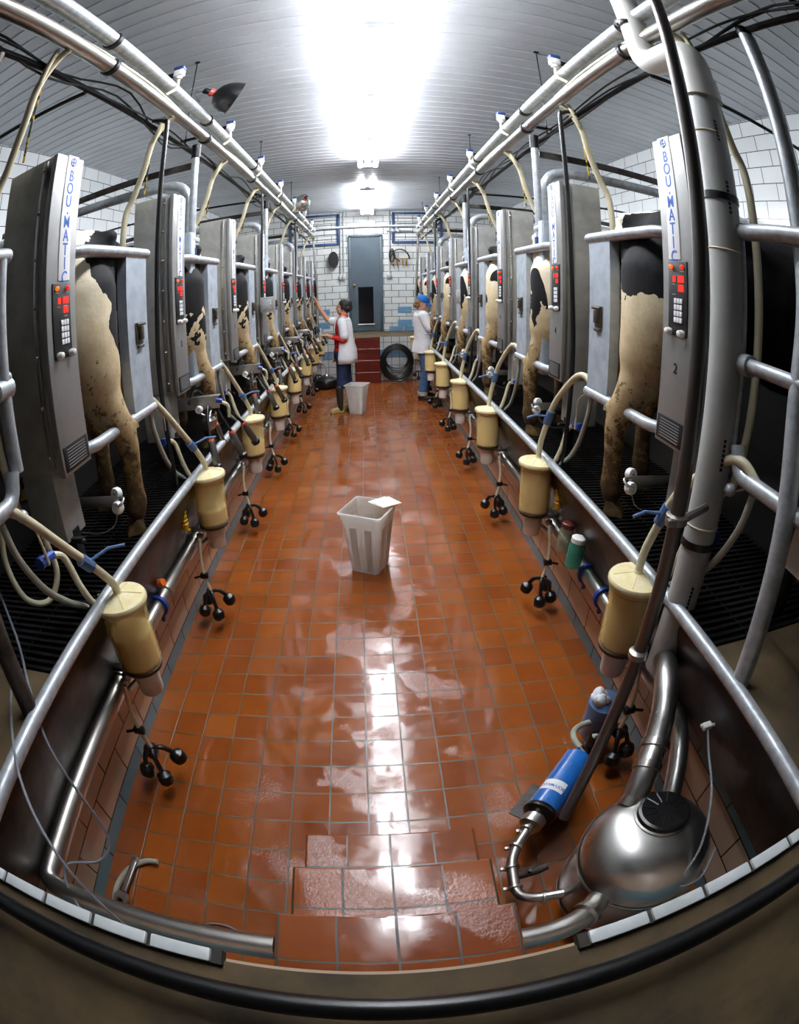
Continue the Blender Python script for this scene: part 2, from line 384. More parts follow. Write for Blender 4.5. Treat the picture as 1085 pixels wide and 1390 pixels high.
class MB:
    def __init__(s, sx=1):
        s.v = []; s.f = []; s.sx = sx
    def add(s, vs, fs):
        o = len(s.v)
        s.v += [tuple(v) for v in vs]
        s.f += [tuple(i + o for i in f) for f in fs]
        return s
    def tube(s, pts, r, seg=10, cap=True):
        P = [Vector(p) for p in pts]
        n = len(P)
        R = r if isinstance(r, (list, tuple)) else [r] * n
        vs = []
        t0 = (P[1] - P[0]).normalized()
        up = Vector((0, 0, 1)) if abs(t0.z) < 0.9 else Vector((0, 1, 0))
        nx = t0.cross(up).normalized()
        for i in range(n):
            t = ((P[min(i + 1, n - 1)] - P[max(i - 1, 0)])).normalized()
            nx = (nx - t * nx.dot(t))
            nx = nx.normalized() if nx.length > 1e-6 else t.orthogonal().normalized()
            ny = t.cross(nx)
            for k in range(seg):
                a = 2 * PI * k / seg
                vs.append(P[i] + (nx * math.cos(a) + ny * math.sin(a)) * R[i])
        fs = []
        for i in range(n - 1):
            for k in range(seg):
                k2 = (k + 1) % seg
                fs.append((i * seg + k, i * seg + k2, (i + 1) * seg + k2, (i + 1) * seg + k))
        if cap:
            fs.append(tuple(range(seg))[::-1]); fs.append(tuple((n - 1) * seg + k for k in range(seg)))
        # outward winding
        fs = [f[::-1] for f in fs]
        return s.add(vs, fs)
    def cyl(s, p0, p1, r, r1=None, seg=16):
        return s.tube([p0, p1], [r, r if r1 is None else r1], seg)
    def box(s, c, size, rot=None, bev=0.0):
        bm = bmesh.new()
        bmesh.ops.create_cube(bm, size=1)
        for v in bm.verts: v.co = Vector((v.co.x * size[0], v.co.y * size[1], v.co.z * size[2]))
        if bev:
            bmesh.ops.bevel(bm, geom=list(bm.edges), offset=bev, segments=2, profile=0.5, affect='EDGES')
        if rot: bmesh.ops.rotate(bm, verts=bm.verts, cent=(0, 0, 0), matrix=Euler(rot).to_matrix())
        bmesh.ops.translate(bm, verts=bm.verts, vec=c)
        bm.verts.index_update()
        s.add([v.co[:] for v in bm.verts], [[v.index for v in f.verts] for f in bm.faces])
        bm.free()
        return s
    def lathe(s, prof, seg=28, c=(0, 0, 0), axis=(0, 0, 1)):
        q = Vector((0, 0, 1)).rotation_difference(Vector(axis))
        vs = []; fs = []; rings = []
        for (r, z) in prof:
            if r < 1e-5:
                vs.append(q @ Vector((0, 0, z)) + Vector(c)); rings.append([len(vs) - 1])
            else:
                st = len(vs)
                for k in range(seg):
                    a = 2 * PI * k / seg
                    vs.append(q @ Vector((r * math.cos(a), r * math.sin(a), z)) + Vector(c))
                rings.append(list(range(st, st + seg)))
        for A, B in zip(rings, rings[1:]):
            for k in range(seg):
                k2 = (k + 1) % seg
                if len(A) == 1 and len(B) == 1: continue
                if len(A) == 1: fs.append((A[0], B[k2], B[k])[::-1])
                elif len(B) == 1: fs.append((A[k], A[k2], B[0]))
                else: fs.append((A[k], A[k2], B[k2], B[k]))
        return s.add(vs, fs)
    def ball(s, c, r, seg=12, rings=8, rot=None):
        rr = r if isinstance(r, (tuple, list)) else (r, r, r)
        E = Euler(rot).to_matrix() if rot else Matrix.Identity(3)
        vs = []; fs = []
        for i in range(1, rings):
            th = PI * i / rings
            for k in range(seg):
                a = 2 * PI * k / seg
                vs.append(Vector(c) + E @ Vector((rr[0] * math.sin(th) * math.cos(a), rr[1] * math.sin(th) * math.sin(a), rr[2] * math.cos(th))))
        top = len(vs); vs.append(Vector(c) + E @ Vector((0, 0, rr[2]))); vs.append(Vector(c) - E @ Vector((0, 0, rr[2])))
        for i in range(rings - 2):
            for k in range(seg):
                k2 = (k + 1) % seg
                fs.append((i * seg + k, (i + 1) * seg + k, (i + 1) * seg + k2, i * seg + k2))
        for k in range(seg):
            k2 = (k + 1) % seg
            fs.append((top, k, k2)); fs.append((top + 1, (rings - 2) * seg + k2, (rings - 2) * seg + k))
        return s.add(vs, fs)
    def prism(s, poly, a0, a1, axis='y'):
        """extrude a closed polygon (2-D) along an axis"""
        def P(p, a):
            return {'y': (p[0], a, p[1]), 'x': (a, p[0], p[1]), 'z': (p[0], p[1], a)}[axis]
        n = len(poly)
        vs = [P(p, a0) for p in poly] + [P(p, a1) for p in poly]
        fs = [(i, (i + 1) % n, n + (i + 1) % n, n + i) for i in range(n)] + [tuple(range(n))[::-1], tuple(range(n, 2 * n))]
        bm = bmesh.new()
        bv = [bm.verts.new(v) for v in vs]
        for f in fs: bm.faces.new([bv[i] for i in f])
        bmesh.ops.recalc_face_normals(bm, faces=bm.faces)
        bm.verts.index_update()
        s.add([v.co[:] for v in bm.verts], [[v.index for v in f.verts] for f in bm.faces]); bm.free()
        return s
    def mesh(s, name, m, smooth=True, angle=35):
        me = bpy.data.meshes.new(name)
        vs = s.v; fs = s.f
        if s.sx < 0:
            vs = [(-v[0], v[1], v[2]) for v in vs]; fs = [f[::-1] for f in fs]
        me.from_pydata(vs, [], fs)
        me.materials.append(m if not isinstance(m, str) else M[m])
        if smooth:
            me.polygons.foreach_set('use_smooth', [True] * len(me.polygons))
            me.set_sharp_from_angle(angle=math.radians(angle))
        me.update()
        return me
    def split(s):
        """far-apart pieces, each as its own mesh builder"""
        n = len(s.v); par = list(range(n))
        def find(i):
            while par[i] != i:
                par[i] = par[par[i]]; i = par[i]
            return i
        for f in s.f:
            r0 = find(f[0])
            for i in f[1:]:
                r1 = find(i)
                if r1 != r0: par[r1] = r0
        isl = {}
        for f in s.f: isl.setdefault(find(f[0]), []).append(f)
        keys = list(isl)
        if len(keys) < 2 or len(keys) > 160: return [s]
        bx = []
        for k in keys:
            P = [s.v[i] for f in isl[k] for i in f]
            bx.append(([min(p[a] for p in P) for a in range(3)], [max(p[a] for p in P) for a in range(3)]))
        sz = [max(h[a] - l[a] for a in range(3)) for l, h in bx]
        grp = list(range(len(keys)))
        def fg(i):
            while grp[i] != i: i = grp[i]
            return i
        for i in range(len(keys)):
            for j in range(i):
                g = math.sqrt(sum(max(0, bx[i][0][a] - bx[j][1][a], bx[j][0][a] - bx[i][1][a]) ** 2 for a in range(3)))
                if g <= max(0.02, 0.5 * max(sz[i], sz[j])):
                    a_, b_ = fg(i), fg(j)
                    if a_ != b_: grp[max(a_, b_)] = min(a_, b_)
        out = {}
        for i, k in enumerate(keys): out.setdefault(fg(i), []).extend(isl[k])
        if len(out) < 2: return [s]
        res = []
        for fl in out.values():
            ids = sorted({i for f in fl for i in f}); mp = {a: b for b, a in enumerate(ids)}
            m_ = MB(s.sx); m_.v = [s.v[i] for i in ids]; m_.f = [tuple(mp[i] for i in f) for f in fl]; res.append(m_)
        res.sort(key=lambda q: -len(q.v))
        return res
    def build(s, name, m, parent=None, loc=(0, 0, 0), smooth=True, angle=35):
        if parent is not None and name not in ('slats', 'grille', 'keys', 'fine_print', 'lid_rib', 'ball_chain', 'window_bars', 'lettering'):
            ps = s.split()
            if 1 < len(ps) <= 14:
                return [p.build(name, m, parent, loc, smooth, angle) for p in ps][0]
        o = bpy.data.objects.new(name, s.mesh(name, m, smooth, angle))
        COL.objects.link(o); o.location = loc
        if parent: o.parent = parent
        return o

def tag(o, label, cat, group=None, kind=None):
    o['label'] = label; o['category'] = cat
    if group: o['group'] = group
    if kind: o['kind'] = kind
    return o
def thing(name, label, cat, loc=(0, 0, 0), group=None, rz=0):
    o = bpy.data.objects.new(name, None); COL.objects.link(o)
    o.empty_display_size = 0.05
    o.location = loc; o.rotation_euler = (0, 0, rz)
    return tag(o, label, cat, group)
def struct(o):
    o['kind'] = 'structure'; return o
def dup(o, loc=None, parent=None, label=None):
    c = o.copy(); COL.objects.link(c)
    if parent: c.parent = parent
    if loc is not None: c.location = loc
    if label: c['label'] = label
    for ch in list(o.children): dup(ch, None, c)
    return c
def text_mesh(body, size, m, name, parent, loc, rot, extrude=0.0006, align='CENTER', spacing=1.0, xscale=1.0):
    cu = bpy.data.curves.new(name, 'FONT'); cu.body = body; cu.size = size; cu.extrude = extrude; cu.align_x = align; cu.align_y = 'TOP'
    cu.space_line = spacing; cu.offset = size * 0.003
    t = bpy.data.objects.new(name, cu); COL.objects.link(t)
    dg = bpy.context.evaluated_depsgraph_get()
    me = bpy.data.meshes.new_from_object(t.evaluated_get(dg))
    bpy.data.objects.remove(t)
    for v in me.vertices: v.co.x *= xscale
    me.materials.clear(); me.materials.append(M[m])
    o = bpy.data.objects.new(name, me); COL.objects.link(o)
    o.parent = parent; o.location = loc; o.rotation_euler = rot
    return o
ORD = ['first', 'second', 'third', 'fourth', 'fifth', 'sixth', 'seventh', 'eighth']
SIDEN = {-1: "woman's side", 1: 'tank side'}
def nth(k): return ORD[k]

# ================================================================= THE ROOM
o = MB().box((0, (NEAR + BACK) / 2, -0.05), (2 * SIDE + 0.4, BACK - NEAR + 0.4, 0.1)).build('floor', 'floor', smooth=False); struct(o)
# ribbed ceiling: planks across the room, each with a narrow groove
b = MB()
prof = []
y = NEAR
while y < BACK:
    prof += [(y, CEIL), (y + 0.118, CEIL), (y + 0.124, CEIL + 0.007), (y + 0.132, CEIL + 0.007), (y + 0.138, CEIL - 0.004), (y + 0.144, CEIL - 0.004)]
    y += 0.15
prof.append((BACK, CEIL))
prof = prof + [(BACK, CEIL + 0.08), (NEAR, CEIL + 0.08)]
n = len(prof) - 2
vs = [(-SIDE, p[0], p[1]) for p in prof[:n]] + [(SIDE, p[0], p[1]) for p in prof[:n]]
b.add(vs, [(i, i + 1, n + i + 1, n + i) for i in range(n - 1)])
b.box((0, (NEAR + BACK) / 2, CEIL + 0.06), (2 * SIDE, BACK - NEAR, 0.06))
struct(b.build('ceiling', 'ceil', smooth=False))
for s, nm in ((-1, 'wall_left'), (1, 'wall_right')):
    struct(MB().box((s * (SIDE + 0.05), (NEAR + BACK) / 2, (DECK + CEIL) / 2 + 0.02), (0.1, BACK - NEAR + 0.2, CEIL - DECK + 0.1)).build(nm, 'wall', smooth=False))
    struct(MB().box((s * (SIDE - 0.012), (NEAR + BACK) / 2, DECK + 0.55), (0.024, BACK - NEAR - 0.1, 1.1)).build('trim_' + ('1' if s < 0 else '2'), 'darkwall', smooth=False))  # made-up dark band keeps the lower wall behind the cows from catching light
wb = struct(MB().box((0, BACK + 0.05, (DECK + CEIL) / 2 + 0.02), (2 * SIDE + 0.2, 0.1, CEIL - DECK + 0.1)).build('wall_back', 'wallb', smooth=False))
struct(MB().box((0, NEAR - 0.05, CEIL / 2), (2 * SIDE + 0.2, 0.1, CEIL + 0.1)).build('wall_front', 'darkwall', smooth=False))  # unseen wall behind the camera, coloured dark to cut its bounce light
bt = MB()
for (x0, z0) in ((0.66, 1.26), (0.66, 0.965), (0.475, 0.817), (0.79, 0.817), (-1.10, 1.26), (-1.42, 1.112), (-1.10, 0.965), (-1.26, 0.817)):
    bt.box((x0 + 0.152, BACK - 0.003, z0 + 0.074), (0.30, 0.012, 0.136), bev=0.002)
bt.build('blue_tile', 'bluetile', wb, smooth=False)['label'] = 'pale blue glazed blocks'
# decks on both sides, far platform and near landing
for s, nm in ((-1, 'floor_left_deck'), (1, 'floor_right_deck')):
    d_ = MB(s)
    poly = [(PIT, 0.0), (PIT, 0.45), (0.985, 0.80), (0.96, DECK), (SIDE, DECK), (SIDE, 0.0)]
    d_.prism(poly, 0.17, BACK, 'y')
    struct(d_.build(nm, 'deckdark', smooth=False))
    struct(MB().box((s * (PIT + 0.0), (0.17 + PITEND) / 2, 0.26), (0.012, PITEND - 0.17, 0.52)).build('wall_pit_left' if s < 0 else 'wall_pit_right', 'pitwall', smooth=False))
    # rough concrete where the grating stops
    struct(MB().box((s * (0.96 + SIDE) / 2, 0.535, DECK + 0.006), (SIDE - 0.965, 0.72, 0.014)).build('floor_concrete_' + ('left' if s < 0 else 'right'), 'concrete', smooth=False))
pe = MB().box((0, (PITEND + BACK) / 2 + 0.005, DECK / 2), (2 * PIT + 0.1, BACK - PITEND, DECK)).build('floor_far_platform', 'concrete', smooth=False); struct(pe)
for i, (x0, x1) in enumerate(((-PIT, -0.24), (0.235, PIT))):
    struct(MB().box(((x0 + x1) / 2, PITEND, DECK / 2 - 0.003), (x1 - x0, 0.02, DECK)).build('wall_pit_end', 'pitend', smooth=False))
far = MB()
for k in range(4):
    zt = 0.215 * (k + 1) - (0.002 if k == 3 else 0)
    far.box((-0.003, (9.60 + 0.1 * k + 9.93) / 2, zt / 2), (0.475, 9.93 - 9.60 - 0.1 * k, zt), bev=0.006)
tag(far.build('steps', 'farstep', smooth=False), 'four dark red tiled steps leading up to the grey door', 'steps')
# near landing and curb
lb = MB().box((0, (NEAR + 0.16) / 2, DECK / 2), (2 * SIDE, 0.16 - NEAR, DECK)).build('floor_near_landing', 'concrete', smooth=False); struct(lb)
struct(MB().box((0, 0.163, 0.43), (2 * PIT, 0.012, 0.84)).build('wall_pit_near', 'pitwall', smooth=False))
for s in (-1, 1):
    g = MB(); g.box((s * (0.31 + 1.05) / 2, 0.165, DECK + 0.001), (0.76, 0.036, 0.024)); gb = g.build('trim_curb_' + ('left' if s < 0 else 'right'), 'grout', smooth=False); struct(gb)
    c_ = MB()
    x = 0.315
    while x < 1.07:
        w_ = min(0.128, 1.08 - x)
        c_.box((s * (x + w_ / 2), 0.165, DECK + 0.006), (w_ - 0.01, 0.034, 0.03), bev=0.004); x += 0.128
    c_.build('curb_tile', 'curb', gb)['label'] = 'white glazed curb tiles'
# near steps: treads of four tiles
sm = MB()
sm.box((0, 0.445, 0.085), (0.57, 0.87, 0.17), bev=0.008)
sm.box((0, 0.33, 0.255), (0.58, 0.65, 0.17), bev=0.008)
sm.box((0, 0.21, 0.425), (0.59, 0.41, 0.17), bev=0.008)
sm.box((0, 0.09, 0.597), (0.60, 0.17, 0.174), bev=0.008)
tag(sm.build('steps', 'step', smooth=False), 'wet orange tiled steps going down into the pit', 'steps')

# far wall: door, windows, conduits
dr = struct(MB().box((-0.012, BACK - 0.02, (DECK + 3.05) / 2), (0.62, 0.045, 3.05 - DECK - 0.03), bev=0.004).build('door_1', 'door', smooth=False))
fm = MB()
for x in (-0.35, 0.325): fm.box((x, BACK - 0.02, (DECK + 3.075) / 2), (0.055, 0.08, 3.075 - DECK), bev=0.006)
fm.box((-0.012, BACK - 0.02, 3.06), (0.72, 0.08, 0.055), bev=0.006)
fm.build('door_frame', 'door', dr)
MB().box((-0.015, BACK - 0.047, 1.455), (0.32, 0.012, 0.84)).build('door_opening', 'glassdark', dr, smooth=False)['label'] = 'dark lower opening'
MB().box((-0.015, BACK - 0.06, 1.03), (0.36, 0.03, 0.02)).build('door_sill', 'white', dr)
MB().lathe([(0, 0), (0.03, 0.002), (0.03, 0.012), (0.012, 0.016), (0.012, 0.03), (0.028, 0.04), (0.03, 0.055), (0.018, 0.066), (0, 0.068)], 16, (-0.255, BACK - 0.04, 1.925), (0, -1, 0)).build('door_knob', 'brass', dr)
for i, (x0, x1) in enumerate(((-1.62, -0.585), (0.585, 1.62))):
    wn = struct(MB().box(((x0 + x1) / 2, BACK - 0.004, 3.25), (x1 - x0 - 0.08, 0.02, 0.68)).build('window_%d' % (i + 1), 'wallb', smooth=False))
    f_ = MB()
    for z in (2.905, 3.60): f_.box(((x0 + x1) / 2, BACK - 0.02, z), (x1 - x0, 0.06, 0.055), bev=0.005)
    for x in (x0, x1): f_.box((x, BACK - 0.02, 3.25), (0.055, 0.06, 0.74), bev=0.005)
    f_.build('window_frame', 'frameblue', wn)
    g_ = MB()
    for k in range(5): g_.box(((x0 + x1) / 2, BACK - 0.012, 3.02 + 0.115 * k), (x1 - x0 - 0.06, 0.012, 0.016))
    g_.build('window_bars', 'iron', wn)
# lamps: fluorescent strips along the middle of the ceiling
def lamp(y0, y1, lab):
    L_ = y1 - y0
    t = thing('ceiling_lamp', lab, 'lamp', (0.035, (y0 + y1) / 2, CEIL - 0.13), 'fluorescent strip lights on the ceiling')
    h = MB(); h.box((0, 0, 0.035), (0.07, L_ - 0.02, 0.05), bev=0.006); h.box((0, -L_ * 0.3, 0.09), (0.03, 0.03, 0.07)); h.box((0, L_ * 0.3, 0.09), (0.03, 0.03, 0.07)); h.build('housing', 'lamphousing', t)
    for sgn in (-1, 1):
        h = MB(); h.box((0, sgn * (L_ / 2 - 0.012), 0.012), (0.24, 0.022, 0.05), bev=0.004); h.build('end_cap', 'lamphousing', t)
    for x in (-0.095, 0.095):
        u = MB(); u.cyl((x, -L_ / 2 + 0.03, 0), (x, L_ / 2 - 0.03, 0), 0.03, seg=12); u.build('tube', 'tube', t)
spans = [(1.2, 2.5), (2.55, 3.85), (3.9, 5.2), (5.25, 6.55), (8.2, 9.5), (9.55, 10.85)]
labs = ['fluorescent strip light hanging above the near steps', 'second fluorescent strip light, above the near white bin', 'third fluorescent strip light from the near steps',
        'fourth fluorescent strip light, last of the unbroken near row', 'fluorescent strip light above the two workers', 'last fluorescent strip light, before the grey door']
for (a, b_), l_ in zip(spans, labs): lamp(a, b_, l_)

def simple(name, mb, m, label, cat, group=None, **k):
    return tag(mb.build(name, m, **k), label, cat, group)

# pipes and boxes on the far wall
c1 = MB(); c1.tube([(-0.54, BACK - 0.03, CEIL), (-0.54, BACK - 0.03, 2.17)], 0.012); simple('conduit', c1, 'galv', 'outer thin metal conduit on the knob side of the grey door', 'conduit')
c1 = MB(); c1.tube([(-0.475, BACK - 0.03, CEIL), (-0.475, BACK - 0.03, 2.17)], 0.012); simple('conduit', c1, 'galv', 'inner thin metal conduit on the knob side of the grey door', 'conduit')
c1 = MB(); c1.tube([(0.50, BACK - 0.03, CEIL), (0.50, BACK - 0.03, 2.17)], 0.018); simple('conduit', c1, 'galv', 'cream conduit running down on the hose-rack side of the door', 'conduit')
for x, l_ in ((-0.55, 'grey switch box on the outer conduit by the door knob'), (-0.475, 'light grey switch box beside the door knob'), (0.485, 'pale grey double switch box below the cream conduit')):
    t = thing('switch_box', l_, 'switch', (x, BACK - 0.03, 2.12))
    MB().box((0, 0, 0), (0.065 if x < 0 else 0.10, 0.05, 0.12), bev=0.006).build('box', 'galv', t)
    MB().box((0, -0.03, 0), (0.02, 0.02, 0.03), bev=0.003).build('lever', 'white', t)
t = thing('wall_speaker', 'dark grey oval box hanging on the white tiles beside the door', 'speaker', (-0.69, BACK - 0.08, 2.53))
u = MB(); u.prism([(math.cos(a) ** 1 * 0.11 * (1 if abs(math.cos(a)) < 2 else 1), math.sin(a) * 0.19) for a in [2 * PI * i / 20 for i in range(20)]], -0.05, 0.06, 'y'); u.build('case', 'iron', t)
u = MB()
for i in range(7): u.box((0, -0.054, -0.12 + 0.04 * i), (0.12, 0.008, 0.012))
u.build('grille', 'blackmatt', t)
u = MB(); u.tube([(-0.95, 10.15, 3.13), (1.02, 10.15, 3.13)], 0.026, 14); simple('cross_pipe', u, 'galv', 'blue-grey pipe crossing the room between the two overhead pipe runs', 'pipe')
u = MB(); u.tube(bent([(0.66, BACK - 0.06, 3.2), (0.66, BACK - 0.06, 3.36), (1.0, BACK - 0.06, 3.36)], 0.03), 0.014); u.ball((0.58, BACK - 0.06, 3.17), 0.05); u.ball((0.70, BACK - 0.06, 3.17), 0.045)
u.cyl((0.45, BACK - 0.06, 3.17), (1.0, BACK - 0.06, 3.17), 0.018)
simple('water_valve', u, 'galv', 'small pipe fitting and valves in front of the far window bars', 'valve')
t = thing('hose_rack', 'black hose looped over brass hooks on the far tiled wall', 'hose rack', (0.72, BACK - 0.04, 2.5))
u = MB(); u.tube(cr([(-0.17, -0.02, 0.20), (-0.12, -0.03, 0.05), (0.0, -0.03, -0.06)], 6), 0.016, 8); u.tube([(0.20 * math.cos(a), -0.03, 0.0 + 0.23 * math.sin(a)) for a in [PI * i / 14 for i in range(15)]], 0.014, 8); u.tube([(-0.17 + 0.05 * math.cos(a), -0.04, 0.08 + 0.16 * math.sin(a)) for a in [2 * PI * i / 14 for i in range(15)]], 0.015, 8); u.build('hose', 'black', t)
u = MB()
for x in (-0.06, 0.06, 0.14): u.cyl((x, -0.03, -0.02), (x, -0.03, -0.17), 0.02, 0.012, 8)
u.cyl((-0.2, -0.03, 0.0), (0.2, -0.03, 0.0), 0.012, seg=8); u.build('nozzle', 'brass', t)
u = MB()
for rr in (-0.12, -0.02): u.cyl((-0.17 + 0.02, -0.05, rr), (-0.14, -0.05, rr - 0.04), 0.02, seg=8)
u.build('valve_handle', 'redlid', t)

# ================================================================= LONG RUNS ON EACH SIDE
def side_runs(s):
    sd = SIDEN[s]
    # milk pipe and vacuum pipe overhead
    t = thing('milk_pipeline', 'polished steel overhead milk pipe on the ' + sd, 'pipe', (s * 1.0, 0, 2.955))
    u = MB(); u.tube([(0, NEAR + 0.02, 0), (0, 10.1, 0)], 0.036, 16); u.build('pipe', 'steel', t)
    u = MB()
    for k in range(6): u.tube([(0, 1.6 + 1.45 * k + dy, 0) for dy in (-0.02, -0.014, 0.014, 0.02)], [0.037, 0.045, 0.045, 0.037], 16)
    u.build('joint', 'iron', t)
    u = MB(s); u.tube(bent([(0, 10.05, 0), (0.0, 10.1, -0.06), (-0.06, 10.1, -1.3), (-0.03, 10.0, -2.3)], 0.05), 0.022, 12); u.build('down_pipe', 'steel', t)
    u = MB(); u.tube(cr([(s * 0.02, NEAR + 0.02 + 0.05, 0.045)] + [(s * (0.0 + 0.014 * math.sin(i * 1.7)), 0.3 + 0.6 * i, 0.046) for i in range(16)], 3), 0.009, 8); 
    u.tube(cr([(s * 0.045, NEAR + 0.07, 0.03)] + [(s * (0.042 + 0.004 * math.sin(i * 2.3)), 0.3 + 0.6 * i, 0.036) for i in range(16)], 3), 0.006, 6)
    tag(u.build('air_tube', 'hose', loc=(s * 1.0, 0, 2.955)), 'thin cream air tubes tied along the overhead milk pipe, ' + sd, 'tube')
    t = thing('vacuum_pipeline', 'dull grey overhead vacuum pipe above the milk pipe, ' + sd, 'pipe', (s * 1.0, 0, 3.105))
    u = MB(); u.tube([(0, NEAR + 0.02, 0), (0, 10.15, 0)], 0.038, 16); u.build('pipe', 'galv', t)
    u = MB()
    for k in range(6): u.tube([(0, 3.0 + 1.5 * k + dy - 1.45, 0) for dy in (-0.022, -0.016, 0.016, 0.022)], [0.039, 0.046, 0.046, 0.039], 16)
    u.build('joint', 'iron', t)
    # dark support rail with hangers
    t = thing('support_rail', 'thin dark iron rail running beside the overhead pipes, ' + sd, 'rail', (s * 1.1, 0, 2.875))
    u = MB(); u.tube([(0, NEAR + 0.02, 0), (0, 10.4, 0)], 0.014, 10); u.build('rod', 'iron', t)
    u = MB()
    for k in range(5):
        y = 0.55 + 2.4 * k
        u.cyl((s * 0.0, y, 0), (s * 0.0, y, CEIL - 2.875), 0.0045, seg=8); u.box((s * -0.05, y, 0.06), (0.16, 0.03, 0.012)); u.box((0, y, CEIL - 2.875 - 0.004), (0.03, 0.03, 0.008))
    u.build('hanger', 'iron', t)
    u = MB(s)
    for k in range(3):
        y = 1.6 + 3.6 * k
        u.cyl((0, y, -0.02), (1.74, y - 0.05, 0.02), 0.012, seg=8)
    u.build('cross_brace', 'iron', t)
    u = MB()
    rr = random.Random(3 + s)
    for j in range(3):
        pts = [(s * (rr.uniform(-0.06, 0.02)), -0.6 + 0.62 * i + 0.1 * j, rr.uniform(-0.03, 0.09) - (0.05 if i % 2 else 0)) for i in range(17)]
        u.tube(cr(pts, 4), 0.0055, 6)
    tag(u.build('cable_bundle', 'black', loc=(s * 1.1, 0, 2.875)), 'loose black cables strung along the overhead pipes, ' + sd, 'cable')
    # kick rail
    t = thing('kick_rail', 'round galvanised kick rail along the edge of the cow deck, ' + sd, 'rail', (s * 0.935, 0, 0.875))
    u = MB(); u.tube([(0, 0.17, 0), (0, 10.2, 0)], 0.024, 14); u.build('tube', 'galv', t)
    u = MB(s)
    for k in range(8): u.box((0.03, 0.6 + 1.25 * k, -0.014), (0.06, 0.03, 0.008))
    u.build('bracket', 'galv', t)
    # stainless splash panel
    u = MB(s)
    u.prism([(0.958, 0.858), (0.952, 0.80), (0.975, 0.72), (1.06, 0.47), (1.10, 0.425), (1.10, 0.437), (1.068, 0.478), (0.984, 0.725), (0.961, 0.802), (0.966, 0.858)], 0.175, 9.88, 'y')
    tag(u.build('splash_panel', 'splash'), 'stained stainless splash panel below the kick rail, ' + sd, 'panel')
    # grating
    t = thing('floor_grating', 'black slotted steel grating under the cows, ' + sd, 'grating', (s * 0.965, 0.9, DECK + 0.001))
    u = MB(s); yy = 0.0
    while yy < 9.2:
        u.box((0.33, yy + 0.012, 0.008), (0.66, 0.014, 0.014)); yy += 0.034
    for x in (0.01, 0.17, 0.33, 0.49, 0.655): u.box((x, 4.6, 0.006), (0.008, 9.2, 0.011))
    u.build('slats', M['grate'], t, smooth=False)
    # suspended structure of loop posts
    return
M['grate'] = mat('wet_black_grating', (40, 40, 42), 0.28, metal=0.7, scale=30, col2=(24, 24, 25))
for s in (-1, 1): side_runs(s)

# lower stainless milk line (left: continues round the near end to the receiver tank)
t = thing('return_line', "long stainless return pipe on the woman's side, bending across the near end", 'pipe', (-1.035, 0, 0.46))
u = MB(); u.tube(bent([(0, 9.6, 0.0), (0, 0.318, 0), (0.10, 0.308, 0), (0.735, 0.306, 0)], 0.10, 8), 0.041, 18); u.build('pipe', 'steel', t)
u = MB()
for y in (1.35, 2.0, 3.2, 4.4, 5.6): u.tube([(0, y + d_, 0) for d_ in (-0.02, -0.015, 0.015, 0.02)], [0.042, 0.05, 0.05, 0.042], 16)
u.build('joint', 'steel', t)
u = MB()
for y in (0.55, 2.5, 4.5, 6.5, 8.5): u.box((-0.045, y, 0), (0.06, 0.03, 0.02))
u.build('bracket', 'galv', t)
t = thing('return_line', "wide stainless return pipe along the pit wall on the tank side", 'pipe', (1.035, 0, 0.46))
u = MB(); u.tube([(0, 9.6, 0.0), (0, 0.98, 0)], 0.041, 18); u.build('pipe', 'steel', t)
u = MB()
for y in (1.35, 2.25, 3.2, 4.4, 5.6): u.tube([(0, y + d_, 0) for d_ in (-0.02, -0.015, 0.015, 0.02)], [0.042, 0.05, 0.05, 0.042], 16)
u.build('joint', 'steel', t)
u = MB()
for y in (1.7, 2.5, 4.5, 6.5, 8.5): u.box((0.045, y, 0), (0.06, 0.03, 0.02))
u.build('bracket', 'galv', t)
# blue pipe clamps and orange plug
for s, y, l_ in ((-1, 1.88, "blue clamp round the return pipe, woman's side, just past the first jar"), (1, 1.80, "blue clamp round the return pipe on the tank side, nearer the glass jars"), (1, 2.02, "second blue clamp behind the return pipe, tank side")):
    u = MB(); u.tube([(0, d_, 0) for d_ in (-0.012, -0.010, 0.010, 0.012)], [0.043, 0.056, 0.056, 0.043], 16); u.box((s * -0.01, 0, -0.06), (0.02, 0.02, 0.05), bev=0.003)
    tag(u.build('pipe_clamp', 'blue', loc=(s * 1.035, y, 0.46)), l_, 'clamp')
t = thing('drain_plug', "orange plug with a blue collar beside the return pipe on the woman's side", 'plug', (-1.02, 1.93, 0.555))
u = MB(); u.cyl((0, 0, 0), (0.03, -0.008, 0.012), 0.021, 0.018, 14); u.build('plug', 'orange', t)
u = MB(); u.cyl((-0.03, 0.012, -0.01), (0.0, 0, 0), 0.026, seg=14); u.build('collar', 'blue', t)

